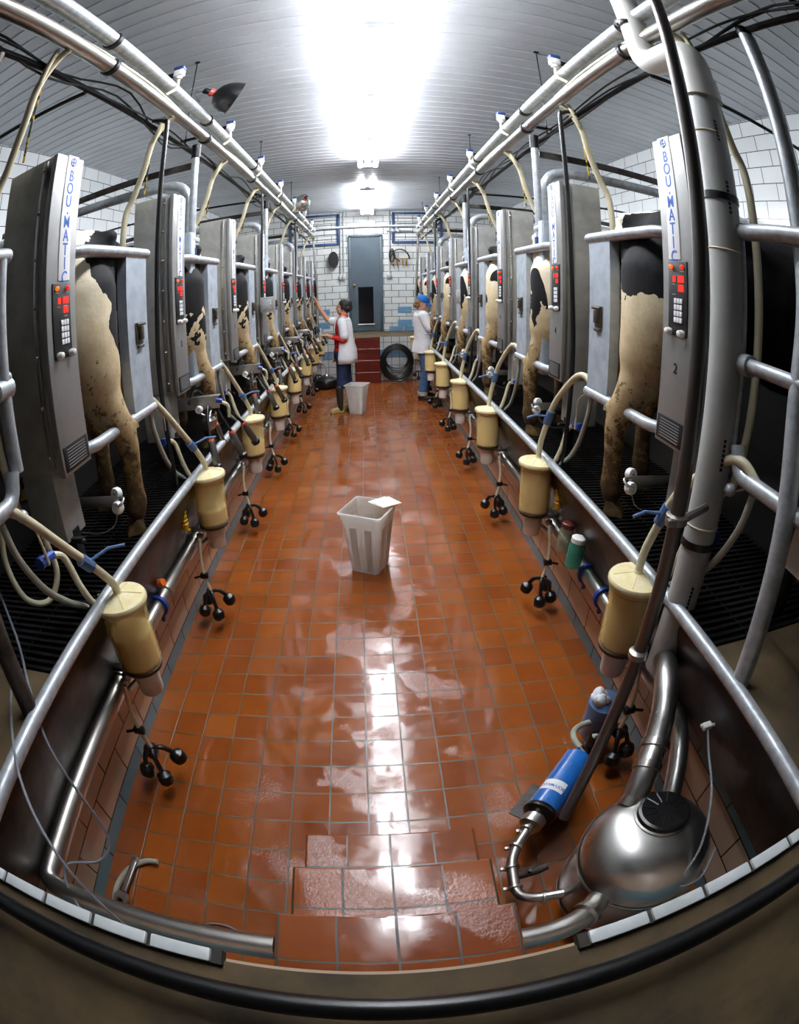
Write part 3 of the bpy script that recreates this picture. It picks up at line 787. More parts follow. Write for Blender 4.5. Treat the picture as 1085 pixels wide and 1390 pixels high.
# ================================================================= THE STALL EQUIPMENT
def make_control_box(s):
    t = thing('control_box', '', 'control box', (s * 1.0, Y0, 1.05), "steel milking control boxes, " + SIDEN[s])
    u = MB(s); u.box((0.128, 0.105, 0.83), (0.235, 0.165, 1.13), bev=0.006); u.box((0.160, 0.105, 0.14), (0.16, 0.15, 0.28), bev=0.004); u.build('case', 'boxgrey', t)
    u = MB(s); u.box((0.006, 0.10, 0.82), (0.022, 0.196, 1.14), bev=0.003); u.build('face_plate', 'plate', t)
    u = MB(s); u.box((0.055, 0.018, 0.83), (0.018, 0.012, 1.10), bev=0.002); u.box((0.052, 0.192, 0.83), (0.018, 0.012, 1.10), bev=0.002); u.build('seam_strip', 'brushed', t)
    u = MB(s)
    for i in range(7):
        for yy in (0.008, 0.202): u.ball((0.055, yy, 0.32 + 0.17 * i), 0.0085, 8, 6)
    u.build('rivet', 'steel', t)
    # upper brand strip
    u = MB(s); u.box((-0.006, 0.115, 1.148), (0.004, 0.076, 0.49), bev=0.001); strip = u.build('brand_strip', 'label', t)
    rot = (PI / 2, 0, -PI / 2 if s > 0 else PI / 2)
    zz = 1.338
    for ch in 'BOU':
        text_mesh(ch, 0.066, 'inkblue', 'letter', strip, (s * -0.0088, 0.115, zz), rot, xscale=0.85); zz -= 0.052
    text_mesh('\u00b7', 0.066, 'inkblue', 'letter', strip, (s * -0.0088, 0.115, zz + 0.003), rot); zz -= 0.03
    for ch in 'MATIC':
        text_mesh(ch, 0.066, 'inkblue', 'letter', strip, (s * -0.0088, 0.115, zz), rot, xscale=0.85); zz -= 0.052
    u = MB(s); u.tube([(-0.009, 0.115 + 0.017 * math.cos(a), 1.365 + 0.017 * math.sin(a)) for a in [2 * PI * i / 16 for i in range(17)]], 0.0018, 5, cap=False)
    u.tube([(-0.009, 0.115, 1.345), (-0.009, 0.115, 1.385)], 0.0016, 5); u.tube([(-0.009, 0.098, 1.365), (-0.009, 0.132, 1.365)], 0.0016, 5); u.build('emblem', 'inkblue', strip)
    # keypad panel
    u = MB(s); u.box((-0.007, 0.095, 0.765), (0.008, 0.118, 0.262), bev=0.0035); kp = u.build('keypad_panel', 'blackmatt', t)
    # digits: two small displays beside larger ones
    u = MB(s)
    for (yy, zz, h, w_) in ((0.118, 0.832, 0.024, 0.036), (0.076, 0.832, 0.022, 0.018), (0.118, 0.800, 0.024, 0.032)):
        yq = 0.19 - yy
        u.box((-0.0115, (yy if s > 0 else 0.19 - yy) if False else (0.19 - yy if s > 0 else yy), zz), (0.002, w_, h))
    u.build('display', 'ledred', kp, smooth=False)
    f0, f1 = (0.13, 0.06) if s > 0 else (0.06, 0.13)
    u = MB(s); u.ball((-0.014, f0, 0.875), 0.0085, 10, 8); u.build('indicator_lamp', 'ledorange', kp)
    u = MB(s); u.ball((-0.014, f1, 0.875), 0.008, 10, 8); u.build('indicator_lamp', 'ledred', kp)
    u = MB(s)
    for i in range(4):
        for j in range(3): u.box((-0.0125, 0.098 - 0.018 + 0.018 * j + (0.01 if s < 0 else -0.01), 0.755 - 0.022 * i), (0.004, 0.0145, 0.018), bev=0.001)
    u.build('keys', 'key', kp)
    u = MB(s)
    for yy in (0.055, 0.135): u.lathe([(0, 0), (0.012, 0), (0.014, 0.008), (0.011, 0.022), (0.004, 0.026), (0, 0.026)], 12, (-0.011, yy, 0.645), (-1, 0, 0))
    u.build('knob', 'white', kp)
    u = MB(s)
    for (yy, zz) in ((0.06, 0.86), (0.13, 0.86), (0.072, 0.811), (0.118, 0.813), (0.118, 0.777)): u.box((-0.0115, yy, zz), (0.001, 0.022, 0.003))
    u.build('caption', 'inkgrey', kp, smooth=False)
    # specification plate
    u = MB(s); u.box((-0.007, 0.10, 0.305), (0.005, 0.17, 0.085), bev=0.002); sp_ = u.build('specification_plate', 'blackmatt', t)
    u = MB(s)
    for i in range(7): u.box((-0.010, 0.10, 0.335 - 0.010 * i), (0.001, 0.13, 0.0022))
    u.build('fine_print', 'inkgrey', sp_, smooth=False)
    # lower bracket
    u = MB(s); u.box((0.10, 0.10, -0.06), (0.05, 0.05, 0.18), bev=0.004); u.ball((0.02, 0.05, 0.0), 0.010, 8, 6); u.box((0.05, 0.06, 0.0), (0.06, 0.02, 0.02)); u.build('lower_bracket', 'iron', t)
    return t

M['latch'] = mat('worn_dark_latch', (96, 88, 72), 0.45, metal=0.6, scale=40, col2=(60, 56, 50))
def make_gate(s):
    t = thing('stall_gate', '', 'gate', (s * 1.0, Y0 + 0.2, 1.33), 'galvanised rump gates, ' + SIDEN[s])
    u = MB(s); u.tube(bent([(0.11, -0.02, 0.735), (0.0, 0.04, 0.735), (0, 0.65, 0.735)], 0.05), 0.026, 14); u.ball((0, 0.65, 0.735), 0.026, 12, 8)
    u.build('upper_rail', 'galv', t)
    u = MB(s); u.tube(bent([(0.11, -0.02, 0.0), (0.0, 0.04, 0), (0, 0.64, 0)], 0.05), 0.024, 14); u.ball((0, 0.64, 0), 0.026, 12, 8)
    u.build('lower_rail', 'galv', t)
    u = MB(s); u.prism([(-0.012, 0.42), (-0.012, 0.635), (0.035, 0.635), (0.035, 0.62), (0.003, 0.62), (0.003, 0.435), (0.035, 0.435), (0.035, 0.42)], 0.02, 0.72, 'z')
    p = u.build('panel', 'galvpanel', t, smooth=False)
    u = MB(s); u.box((-0.016, 0.53, 0.36), (0.004, 0.075, 0.10), bev=0.002); u.box((-0.026, 0.53, 0.36), (0.02, 0.03, 0.06), bev=0.003); u.cyl((-0.02, 0.50, 0.40), (-0.02, 0.585, 0.40), 0.008, seg=8); u.box((-0.02, 0.53, 0.30), (0.012, 0.06, 0.012), bev=0.002)
    u.build('latch', M['latch'], p)
    u = MB(s); u.box((0.03, 0.36, -0.04), (0.03, 0.10, 0.05), bev=0.003); u.ball((0.0, 0.38, -0.03), 0.01, 8, 6); u.build('hinge_bracket', 'iron', t)
    return t

def make_jar(s, level):
    t = thing('milk_jar', '', 'milk jar', (s * 0.885, Y0 - 0.02, 0.44), 'yellow milk meter jars, ' + SIDEN[s])
    u = MB(); u.lathe([(0, 0.143), (0.080, 0.143), (0.088, 0.152), (0.090, 0.30), (0.092, 0.385), (0.098, 0.392), (0.098, 0.412), (0.094, 0.412), (0.087, 0.382), (0.085, 0.30), (0.083, 0.158), (0.076, 0.149), (0, 0.149)], 32); body = u.build('jar_body', 'jar', t)
    u = MB(); u.lathe([(0, 0.1505), (0.075, 0.1505), (0.0815, 0.158), (0.0835, level - 0.004), (0.08, level), (0, level - 0.002)], 28); u.build('milk', 'milk', body)
    u = MB(); u.lathe([(0, 0.408), (0.104, 0.408), (0.106, 0.414), (0.106, 0.424), (0.102, 0.43), (0.06, 0.438), (0.018, 0.448), (0.014, 0.46), (0.009, 0.462), (0.009, 0.472), (0, 0.472)], 32); lid = u.build('jar_lid', 'jarlid', t)
    u = MB()
    for k in range(5):
        a = 2 * PI * k / 5 + 0.3
        u.tube([(0.016 * math.cos(a), 0.016 * math.sin(a), 0.449), (0.09 * math.cos(a), 0.09 * math.sin(a), 0.4335)], 0.0014, 5)
    u.build('lid_rib', 'jarlid', lid)
    u = MB(); u.lathe([(0, 0.122), (0.075, 0.122), (0.084, 0.128), (0.086, 0.142), (0.08, 0.146), (0, 0.146)], 28); u.build('band', 'band', t)
    u = MB(); u.lathe([(0, 0.002), (0.046, 0.0), (0.050, 0.012), (0.055, 0.118), (0.052, 0.124), (0, 0.124)], 24); u.build('cup', 'cup', t)
    u = MB(s); u.box((0.10, 0.0, 0.10), (0.10, 0.03, 0.02), bev=0.003); u.tube(cr([(0.05, 0.0, 0.05), (0.10, -0.04, 0.02), (0.15, -0.03, 0.02)], 6), 0.011, 8); u.ball((0.10, 0.0, 0.06), 0.024, 10, 8)
    u.build('bracket', 'steel', t)
    return t

def make_lid_hose(s, arc):
    """thick cream hose from the gate end, arching out and down into the jar lid"""
    t = thing('milk_hose', '', 'hose', (s * 0.885, Y0 - 0.02, 0.895), 'thick cream hoses into the jar lids, ' + SIDEN[s])
    u = MB(s)
    if s < 0: pts = [(0.115, -0.34, 0.47), (0.085, -0.25, 0.37), (0.05, -0.16, 0.25), (0.028, -0.095, 0.165), (0.012, -0.05, 0.10), (0.0, -0.01, 0.035), (0, 0, -0.01)]
    else: pts = [(0.125, -0.37, 0.46), (0.105, -0.30, 0.50), (0.085, -0.21, 0.46), (0.05, -0.08, 0.32), (0.03, -0.03, 0.20), (0.01, 0.0, 0.08), (0, 0, -0.01)]
    u.tube(cr(pts, 8), 0.0155, 12); u.build('hose', 'hose', t)
    u = MB(s); (u.cyl((0.034, -0.115, 0.185), (0.022, -0.08, 0.14), 0.022, seg=10), u.tube([(0.03, -0.10, 0.16), (-0.03, -0.02, 0.175), (-0.075, 0.02, 0.165)], 0.006, 8)) if s < 0 else (u.cyl((0.04, -0.05, 0.26), (0.028, -0.025, 0.19), 0.022, seg=10), u.tube([(0.03, -0.04, 0.23), (-0.04, -0.03, 0.235), (-0.085, -0.03, 0.22)], 0.006, 8))
    u.build('clamp', M['clampblue'], t)
    return t
M['clampblue'] = mat('pale_blue_clamp', (92, 122, 168), 0.35, metal=0.2)

def make_drain_hose(s):
    t = thing('wash_hose', '', 'hose', (s * 1.01, Y0 - 0.45, 0.9), 'dull wash hoses hanging from the gate ends, ' + SIDEN[s])
    u = MB(s); u.tube(cr([(0.0, 0.07, 0.42), (0.0, 0.10, 0.30), (0.0, 0.18, 0.15), (0.0, 0.28, 0.04), (-0.02, 0.36, -0.04), (0.0, 0.40, -0.16)], 8), 0.0125, 10); u.build('hose', 'hoseclear', t)
    u = MB(s); u.tube(cr([(0.01, 0.12, 0.42), (-0.01, 0.2, 0.36), (0.0, 0.24, 0.26)], 6), 0.004, 6); u.cyl((0.0, 0.24, 0.26), (0.0, 0.245, 0.20), 0.006, seg=6); u.build('thin_tube', 'hose', t)
    u = MB(s); u.cyl((0.02, 0.23, 0.215), (0.02, 0.30, 0.205), 0.017, seg=10); u.cyl((0.02, 0.215, 0.216), (0.02, 0.24, 0.215), 0.021, seg=10); u.build('fitting', 'blue', t)
    u = MB(s); u.tube(cr([(0.02, 0.30, 0.205), (0.0, 0.34, 0.17), (-0.03, 0.345, 0.06), (-0.06, 0.36, -0.02), (-0.09, 0.41, -0.045)], 8), 0.0125, 10); u.build('outlet_hose', 'hose', t)
    return t

def make_plugs(s, sd):
    t = thing('wash_plug_set', '', 'wash plugs', (s * 0.94, Y0 - 0.15, 0.12), 'four-ball black wash plugs, ' + SIDEN[s])
    r_ = random.Random(sd)
    u = MB(s); u.tube(cr([(0.02, 0.05, 0.40), (0.03, 0.03, 0.28), (0.02, 0.01, 0.18), (0, 0, 0.10)], 6), 0.0095, 8); u.build('hose', 'hose', t)
    u = MB(s); u.box((0.022, 0.01, 0.19), (0.05, 0.028, 0.03), bev=0.004); u.tube([(0.03, 0.01, 0.19), (0.085, 0.0, 0.18)], 0.007, 6); u.ball((0, 0, 0.09), 0.016, 8, 6); u.build('clamp', 'black', t)
    for (dx, dy, dz) in ((-0.085, 0.03, 0.01), (-0.03, -0.07, -0.03), (0.05, 0.05, 0.0), (0.055, -0.05, -0.015)):
        j = r_.uniform(-0.012, 0.012)
        u = MB(s); u.tube(cr([(0, 0, 0.09), (dx * 0.5, dy * 0.5, 0.085 + dz * 0.3), (dx * 0.95 + j, dy, 0.03 + dz)], 5), 0.0115, 8)
        d_ = Vector((dx * 0.4, dy * 0.4, -0.1)).normalized()
        u.lathe([(0, -0.037), (0.022, -0.034), (0.034, -0.022), (0.037, 0), (0.034, 0.018), (0.018, 0.032), (0.013, 0.036), (0, 0.037)], 14, (dx + j, dy, 0.01 + dz), -d_)
        u.build('plug', 'black', t)
    return t

def make_feed_hose(s):
    """cream hose from the milk pipe down behind the box, and the striped rope"""
    t = thing('overhead_hose', '', 'hose', (s * 1.05, Y0, 2.45), 'cream hoses from the overhead pipe to the control boxes, ' + SIDEN[s])
    u = MB(s); u.tube(cr([(-0.05, -0.12, 0.47), (0.0, -0.12, 0.43), (0.06, -0.11, 0.33), (0.11, -0.07, 0.18), (0.18, -0.03, 0.03), (0.235, -0.02, -0.10), (0.25, -0.018, -0.5), (0.262, -0.0, -1.0), (0.25, 0.03, -1.30)], 7), 0.018, 12); u.build('hose', 'hose', t)
    u = MB(s); u.tube(cr([(-0.02, -0.16, 0.47), (0.01, -0.15, 0.40), (0.04, -0.13, 0.34)], 6), 0.012, 8); u.build('branch', 'hose', t)
    return t
def make_rope(s):
    u = MB(s); u.tube([(0.0, -0.10, 0.42), (0.09, 0.02, 0.03)], 0.0055, 8); 
    o = u.build('striped_rope', 'rope', loc=(s * 1.10, Y0, 2.46)); tag(o, '', 'rope', 'yellow and black ropes to the control box tops, ' + SIDEN[s]); return o

def make_pulsator(s):
    t = thing('pulsator', '', 'pulsator', (s * 0.965, Y0 + 0.98, 3.16), 'white and blue pulsators on the vacuum pipe, ' + SIDEN[s])
    u = MB(s); u.box((0.0, 0, 0.045), (0.055, 0.055, 0.05), bev=0.008); u.cyl((0, 0, 0.0), (0, 0, 0.03), 0.020, 0.024, 12); b_ = u.build('body', 'white', t)
    u = MB(s); u.box((0.0, 0, 0.082), (0.06, 0.06, 0.026), bev=0.006); u.build('cap', 'bluecap', t)
    u = MB(s); u.tube(cr([(0, 0, 0.0), (-0.005, -0.005, -0.05), (-0.01, -0.04, -0.10), (0.02, -0.09, -0.15)], 6), 0.010, 8); u.build('tube', 'hose', t)
    u = MB(s); u.box((0.045, 0, 0.045), (0.04, 0.02, 0.03), bev=0.003); u.build('socket', 'black', t)
    return t

def make_roller_arm(s):
    t = thing('roller_arm', '', 'arm', (s * 0.99, Y0 + 0.28, 1.10), 'steel arms with white rollers below the boxes, ' + SIDEN[s])
    u = MB(s); u.box((0.10, 0.0, 0.0), (0.27, 0.006, 0.045), bev=0.002); u.tube(bent([(-0.03, 0.0, 0.015), (-0.06, 0.0, 0.012), (-0.065, -0.04, 0.0), (-0.03, -0.05, -0.01)], 0.02), 0.006, 8)
    u.box((0.23, -0.07, 0.0), (0.02, 0.16, 0.035), bev=0.002); u.build('bar', 'brushed', t)
    for (dx, dy, dz) in ((-0.015, 0.025, 0.02), (-0.04, -0.03, -0.015)):
        u = MB(s); u.lathe([(0.006, -0.014), (0.022, -0.014), (0.025, -0.008), (0.025, 0.008), (0.022, 0.014), (0.006, 0.014)], 16, (dx, dy, dz), (0.3, -1, 0.2)); u.ball((dx, dy, dz), 0.008, 8, 6); u.build('roller', 'white', t)
    u = MB(s); pts = [(-0.035, -0.035, -0.035), (0.0, -0.03, -0.09), (0.08, -0.03, -0.12), (0.17, -0.03, -0.11)]
    for p in cr(pts, 10): u.ball(p, 0.0035, 6, 4)
    u.build('ball_chain', 'steel', t)
    return t

def make_cluster(s, sd, hang):
    """milking cluster: claw bowl, rubber tubes and four steel shells"""
    t = thing('milking_cluster', '', 'milking unit', (s * 0.93, Y0 + 0.0, 1.08), 'idle milking clusters hung over the rail, ' + SIDEN[s])
    r_ = random.Random(sd)
    u = MB(s); u.lathe([(0, -0.05), (0.03, -0.045), (0.045, -0.02), (0.045, 0.01), (0.03, 0.03), (0.012, 0.04), (0, 0.045)], 18); u.build('claw_bowl', 'steel', t)
    u = MB(s)
    for k in range(4): a = k * PI / 2; u.cyl((0, 0, 0.02), (0.05 * math.cos(a), 0.05 * math.sin(a), 0.05), 0.009, seg=8)
    u.build('claw_nipple', 'steel', t)
    dirs = [(-0.17, 0.16), (-0.14, -0.02), (0.02, 0.19), (-0.05, -0.15)]
    for k, (dx, dy) in enumerate(dirs):
        j = r_.uniform(-0.02, 0.02)
        top = Vector((dx * 0.55, dy * 0.6 + j, 0.05 - hang * 0.02)); end = Vector((dx, dy + j, -0.06)); dn = Vector((dx * 0.25 - 0.02, dy * 0.3 + 0.02, -0.16)).normalized()
        u = MB(s); u.tube(cr([(dx * 0.2, dy * 0.2, 0.05), (dx * 0.4, dy * 0.4, 0.10), top, end], 6), 0.0095, 8); lt = u.build('teat_tube', 'black', t)
        u = MB(s); u.tube([end, end + dn * 0.015], 0.019, 12); u.build('red_ring', M['ring'], lt)
        u = MB(s); u.tube([end + dn * 0.01, end + dn * 0.02, end + dn * 0.14, end + dn * 0.15], [0.017, 0.021, 0.021, 0.018], 14); sh = u.build('teat_cup_shell', 'shell', t)
        u = MB(s); u.tube([end + dn * 0.145, end + dn * 0.155, end + dn * 0.175, end + dn * 0.18], [0.02, 0.028, 0.026, 0.016], 14); u.build('liner_mouth', 'black', sh)
    u = MB(s); u.tube(cr([(0, 0, 0.04), (0.02, 0.03, 0.13), (0.07, 0.0, 0.19), (0.10, -0.05, 0.12)], 6), 0.010, 8); u.build('air_tube', 'black', t)
    return t
M['ring'] = mat('orange_red_ring', (206, 96, 70), 0.5)
M['shell'] = mat('dull_steel_shell', (120, 120, 118), 0.35, metal=0.85)

def make_flat_bracket(s):
    t = thing('cluster_shelf', '', 'bracket', (s * 0.96, Y0 + 0.22, 1.20), 'flat steel brackets beside the control boxes, ' + SIDEN[s])
    u = MB(s); u.box((0.04, 0.0, 0.0), (0.32, 0.006, 0.07), bev=0.002); u.box((0.04, 0.02, 0.035), (0.32, 0.045, 0.006), bev=0.002); u.build('plate', 'brushed', t)
    u = MB(s); u.lathe([(0.006, -0.014), (0.02, -0.014), (0.024, 0), (0.02, 0.014), (0.006, 0.014)], 14, (-0.0, -0.03, -0.03), (0.2, -1, 0)); u.build('roller', 'white', t)
    u = MB(s); u.tube(cr([(-0.12, 0.0, 0.0), (-0.16, 0.02, -0.03), (-0.16, 0.03, -0.10)], 6), 0.010, 8); fm2 = MB(s); fm2.cyl((-0.10, 0.0, 0.01), (-0.135, 0.005, 0.0), 0.015, seg=10); fm2.build('fitting', 'blue', t); u.build('hose', 'hose', t)
    return t

def place_row(fn, s, lab, ks, first=None, dx=0):
    """build once, then copy the thing and its parts down the row"""
    src = fn
    out = []
    for i, k in enumerate(ks):
        o = src if i == 0 else dup(src)
        l0 = src.location
        if i == 0: base = src.location.copy()
        o.location = (base[0], base[1] + D * k, base[2])
        o['label'] = lab.format(n=nth(k), s=SIDEN[s])
        out.append(o)
    return out

rows = {}
for s in (-1, 1):
    ks = list(range(N))
    rows['box', s] = place_row(make_control_box(s), s, '{n} steel milking control box from the near steps, on the {s}', ks)
    rows['gate', s] = place_row(make_gate(s), s, 'grey gate panel with round rails beyond the {n} control box, {s}', ks)
    rows['hose', s] = place_row(make_lid_hose(s, -0.05 if s < 0 else 0.04), s, 'cream hose arching into the lid of the {n} milk jar, {s}', ks)
    rows['drain', s] = place_row(make_drain_hose(s), s, 'dull hose with blue fitting behind the {n} milk jar, {s}', ks)
    rows['plug', s] = place_row(make_plugs(s, 5 + s), s, 'black four-ball wash plugs hanging below the {n} milk jar, {s}', ks)
    rows['feed', s] = place_row(make_feed_hose(s), s, 'cream hose dropping from the overhead pipe to the {n} control box, {s}', ks)
    rows['rope', s] = place_row(make_rope(s), s, 'yellow and black rope above the {n} control box, {s}', ks)
    rows['puls', s] = place_row(make_pulsator(s), s, '{n} white and blue pulsator on the grey overhead pipe, {s}', ks[:7])
    # milk jars: milk at different heights
    lv = {-1: [0.29, 0.235, 0.25, 0.35, 0.34, 0.30, 0.34, 0.34], 1: [0.375, 0.375, 0.375, 0.33, 0.37, 0.36, 0.37, 0.37]}[s]
    protos = {}
    for k in ks:
        if lv[k] not in protos: o = protos[lv[k]] = make_jar(s, lv[k])
        else: o = dup(protos[lv[k]])
        o.location = (s * 0.885, Y0 - 0.02 + D * k, 0.44)
        full = 'full' if lv[k] > 0.33 else 'partly filled'
        o['label'] = '%s yellow milk jar from the near steps on the %s, %s' % (nth(k), SIDEN[s], full)
place_row(make_roller_arm(-1), -1, 'steel arm with two white rollers under the {n} control box, {s}', [0])
place_row(make_roller_arm(1), 1, 'steel arm with two white rollers under the {n} control box, {s}', [0, 1, 2, 3])
place_row(make_flat_bracket(-1), -1, 'flat steel bracket with a roller by the {n} control box, {s}', [1, 2, 3, 4, 5])
place_row(make_cluster(-1, 4, 0), -1, 'idle milking cluster of black tubes and steel cups near the {n} control box, {s}', [1, 2, 3, 4, 5, 6])
for o in [x for x in COL.objects if x.get('group', '').startswith('idle milking')]: o.location.y += 0.28
for o in [x for x in COL.objects if x.get('group', '').startswith('flat steel')]: o.location.y += 0.02
# stall numbers on the faces
for s in (-1, 1):
    for k in range(4):
        num = str(2 * k + (1 if s < 0 else 2))
        if s < 0 and k == 0: continue
        text_mesh(num, 0.05, 'inkblack', 'stall_number', rows['box', s][k], (s * -0.0066, 0.10, 0.545), (PI / 2, 0, -PI / 2 if s > 0 else PI / 2))

# ================================================================= POSTS, CYLINDERS, SPRAY HOSES
def posts(s):
    sd = SIDEN[s]
    src = None
    for j, y in enumerate((3.08, 5.48, 7.88)):
        if src is None:
            t = src = thing('bent_post', '', 'post', (s * 1.10, y, 1.28), 'bent grey tube posts reaching to the wall, ' + sd)
            u = MB(s); u.tube(bent([(0, 0, 0), (0, 0, 1.36), (SIDE - 1.10 - 0.005, -0.05, 1.40)], 0.17, 10), 0.036, 16); u.build('tube', 'galv', t)
            u = MB(s); u.box((0.83, -0.02, 1.475), (1.72, 0.02, 0.05), bev=0.003); u.build('upper_bar', 'rust', t)
            u = MB(s); u.box((-0.09, -0.15, 0.48), (0.010, 0.075, 0.96), bev=0.003); u.box((-0.065, -0.19, 0.48), (0.05, 0.008, 0.96), bev=0.002); u.box((-0.05, -0.09, 0.92), (0.09, 0.14, 0.03), bev=0.003); u.box((-0.01, -0.01, 0.7), (0.06, 0.09, 0.03), bev=0.003); u.box((-0.01, -0.01, 0.05), (0.06, 0.09, 0.03), bev=0.003); u.build('flat_plate', 'galvpanel', t)
        else: t = dup(src); t.location = (s * 1.10, y, 1.28)
        t['label'] = '%s bent grey tube post from the near steps, %s' % (ORD[j], sd)
    src = None
    for j, y in enumerate(((2.98, 5.38, 7.78) if s < 0 else (0.88, 3.02, 5.42, 7.82))):
        if src is None:
            t = src = thing('gate_cylinder', '', 'cylinder', (s * 1.03, y, 2.05), 'long upright gate cylinders under the overhead pipes, ' + sd)
            u = MB(); u.cyl((0, 0, 0.08), (0, 0, 0.74), 0.024, seg=16); u.build('barrel', 'galv', t)
            u = MB(); u.cyl((0, 0, 0.035), (0, 0, 0.09), 0.029, seg=16); u.build('end_cap', 'bluecap', t)
            u = MB(); u.cyl((0, 0, 0.735), (0, 0, 0.835), 0.030, seg=12); u.build('head', 'iron', t)
            u = MB(); u.cyl((0, 0, -0.30), (0, 0, 0.04), 0.009, seg=8); u.ball((0, 0, -0.31), 0.018, 8, 6); u.build('rod', 'steel', t)
        else: t = dup(src); t.location = (s * 1.03, y, 2.05)
        t['label'] = '%s upright gate cylinder with a blue end from the near end, %s' % ('first' if not j else ORD[j], sd)
        if s > 0 and j == 0: t.location = (1.10, 0.90, 2.05)
    src = None
    for j, y in enumerate(((2.33, 4.95, 7.4) if s < 0 else (2.42, 5.0, 7.5))):
        if src is None:
            t = src = thing('spray_hose', '', 'hose', (s * 0.985, y, 0.62), 'black spray hoses hanging from the overhead rail, ' + sd)
            u = MB(s); u.tube(cr([(0.09, -0.0, 2.27), (0.02, 0, 2.24), (0.0, 0, 2.15), (0.012, 0.01, 1.3), (0.03, 0.02, 0.8), (0.0, 0.0, 0.14)], 8), 0.0125, 10); u.build('hose', 'black', t)
            u = MB(s); u.tube([(0, 0, 0.14), (0, 0, 0.12), (0, 0, 0.03), (0, 0, 0.015)], [0.013, 0.018, 0.02, 0.014], 12)
            for q in range(4): u.lathe([(0.017, -0.006), (0.023, 0), (0.017, 0.006)], 12, (0, 0, 0.05 + 0.022 * q))
            u.tube([(0, 0, 0.06), (-0.0, -0.045, 0.10)], 0.006, 8); u.tube([(0, 0, 0.02), (-0.01, 0.03, 0.0)], 0.008, 8); u.build('spray_nozzle', 'yellow', t)
        else: t = dup(src); t.location = (s * 0.985, y, 0.62)
        t['label'] = '%s black spray hose with a yellow nozzle from the near end, %s' % ('first' if not j else ORD[j], sd)
for s in (-1, 1): posts(s)
for s, y, x in ((-1, 4.9, -0.93), (1, 5.4, 0.99)):
    t = thing('relay_box', 'small grey relay box fixed at head height halfway down the ' + SIDEN[s], 'box', (x, y, 1.70))
    MB().box((0, 0, 0), (0.13, 0.09, 0.15), bev=0.006).build('case', 'boxgrey', t)
    u = MB(); u.box((0, -0.047, 0.0), (0.09, 0.004, 0.10), bev=0.002); u.ball((0.035, -0.05, 0), 0.008); u.build('cover', 'galv', t)
# gate frames nearest the lens (their boxes lie out of the picture)
for s in (-1, 1):
    t = thing('gate_rail_set', 'round-tube gate rails at the very near end of the deck, ' + SIDEN[s], 'gate', (s * 1.0, 0.98, 0.88))
    u = MB(s); u.tube(bent([(0.08, -0.75, 1.17), (0.0, -0.05, 1.17), (0, 0.14, 1.17)], 0.04), 0.026, 14); u.ball((0, 0.14, 1.17), 0.026, 12, 8); u.build('upper_rail', 'galv', t)
    u = MB(s); u.tube(bent([(0.08, -0.75, 0.78), (0.0, -0.05, 0.78), (0.0, 0.12, 0.78)], 0.04), 0.022, 14); u.cyl((0.0, 0.07, 0.78), (0, 0.14, 0.78), 0.032, seg=14); u.ball((-0.005, 0.13, 0.81), 0.018, 10, 8); u.build('middle_rail', 'galv', t)
    u = MB(s); u.tube(bent([(0.08, -0.75, 0.44), (0.0, -0.05, 0.47), (0.0, 0.06, 0.47), (0.0, 0.09, 0.55)], 0.04), 0.025, 14); u.ball((-0.01, 0.08, 0.42), 0.02, 10, 8); u.build('lower_rail', 'galv', t)
    u = MB(s); u.tube([(0.0, 0.115, 0.54), (0.0, 0.115, 1.16)], 0.012 if s > 0 else 0.024, 12); u.build('upright', 'galv', t)
    u = MB(s); u.tube(cr([(-0.02, -0.26, 0.0), (0.005, -0.19, 0.42), (0.03, -0.13, 0.72), (0.06, -0.12, 1.0), (0.08, -0.10, 1.3), (0.10, -0.10, 1.95)], 8), 0.03, 14)
    tag(u.build('leaning_post', 'rust' if s < 0 else 'galv', loc=(s * 0.98, 0.98, 0.875)), 'tall leaning tube post standing on the rough concrete, ' + SIDEN[s], 'post')
u = MB(); u.tube(bent([(0.0, 0.0, -1.57), (0.0, 0.0, 0.0), (0.5, -0.05, 0.03)], 0.12, 8), 0.036, 14)
tag(u.build('bent_post', 'iron', loc=(1.36, 1.0, 2.44)), 'black bent tube post behind the pale plastic riser, bending outwards at the top', 'post')
t = thing('white_board', 'corner of a white board hanging by the near post above the tank', 'board', (1.06, 0.62, 1.37))
MB().box((0, 0, 0), (0.02, 0.36, 0.36), bev=0.004).build('board', 'pvcwhite', t)
# black guard rail right below the lens
u = MB(); u.tube([(-1.6, 0.095, 0), (1.6, 0.04, 0)], 0.026, 14)
for x in (-1.3, 1.3): u.cyl((x, 0.07, 0), (x, 0.07, -0.09), 0.02, seg=10)
tag(u.build('guard_rail', 'black', loc=(0, 0, 0.945)), 'black rail lying across the concrete landing under the viewpoint', 'rail')

# heat lamps
def heat_lamp(loc, rot, m, lab):
    t = thing('heat_lamp', lab, 'lamp', loc); t.rotation_euler = rot
    u = MB(); u.lathe([(0.130, -0.11), (0.134, -0.11), (0.124, -0.06), (0.104, -0.015), (0.075, 0.018), (0.04, 0.035), (0.03, 0.038), (0.028, 0.034), (0.038, 0.030), (0.072, 0.012), (0.10, -0.02), (0.12, -0.064)], 28); u.build('reflector', m, t)
    u = MB(); u.cyl((0, 0, 0.02), (0, 0, 0.10), 0.026, 0.022, 14); u.lathe([(0, 0.13), (0.02, 0.125), (0.026, 0.10)], 14); u.build('socket', 'black', t)
    u = MB(); u.lathe([(0.024, 0.045), (0.031, 0.05), (0.031, 0.075), (0.024, 0.08)], 14); u.build('socket_ring', 'bulbred', t)
    u = MB(); u.ball((0, 0, -0.01), (0.035, 0.035, 0.045)); u.build('bulb', 'bulbred' if m == 'black' else 'white', t)
    u = MB(); u.tube(cr([(0, 0, 0.12), (-0.03, 0, 0.17), (-0.09, 0, 0.10)], 5), 0.005, 6); u.build('cord', 'black', t)
    return t
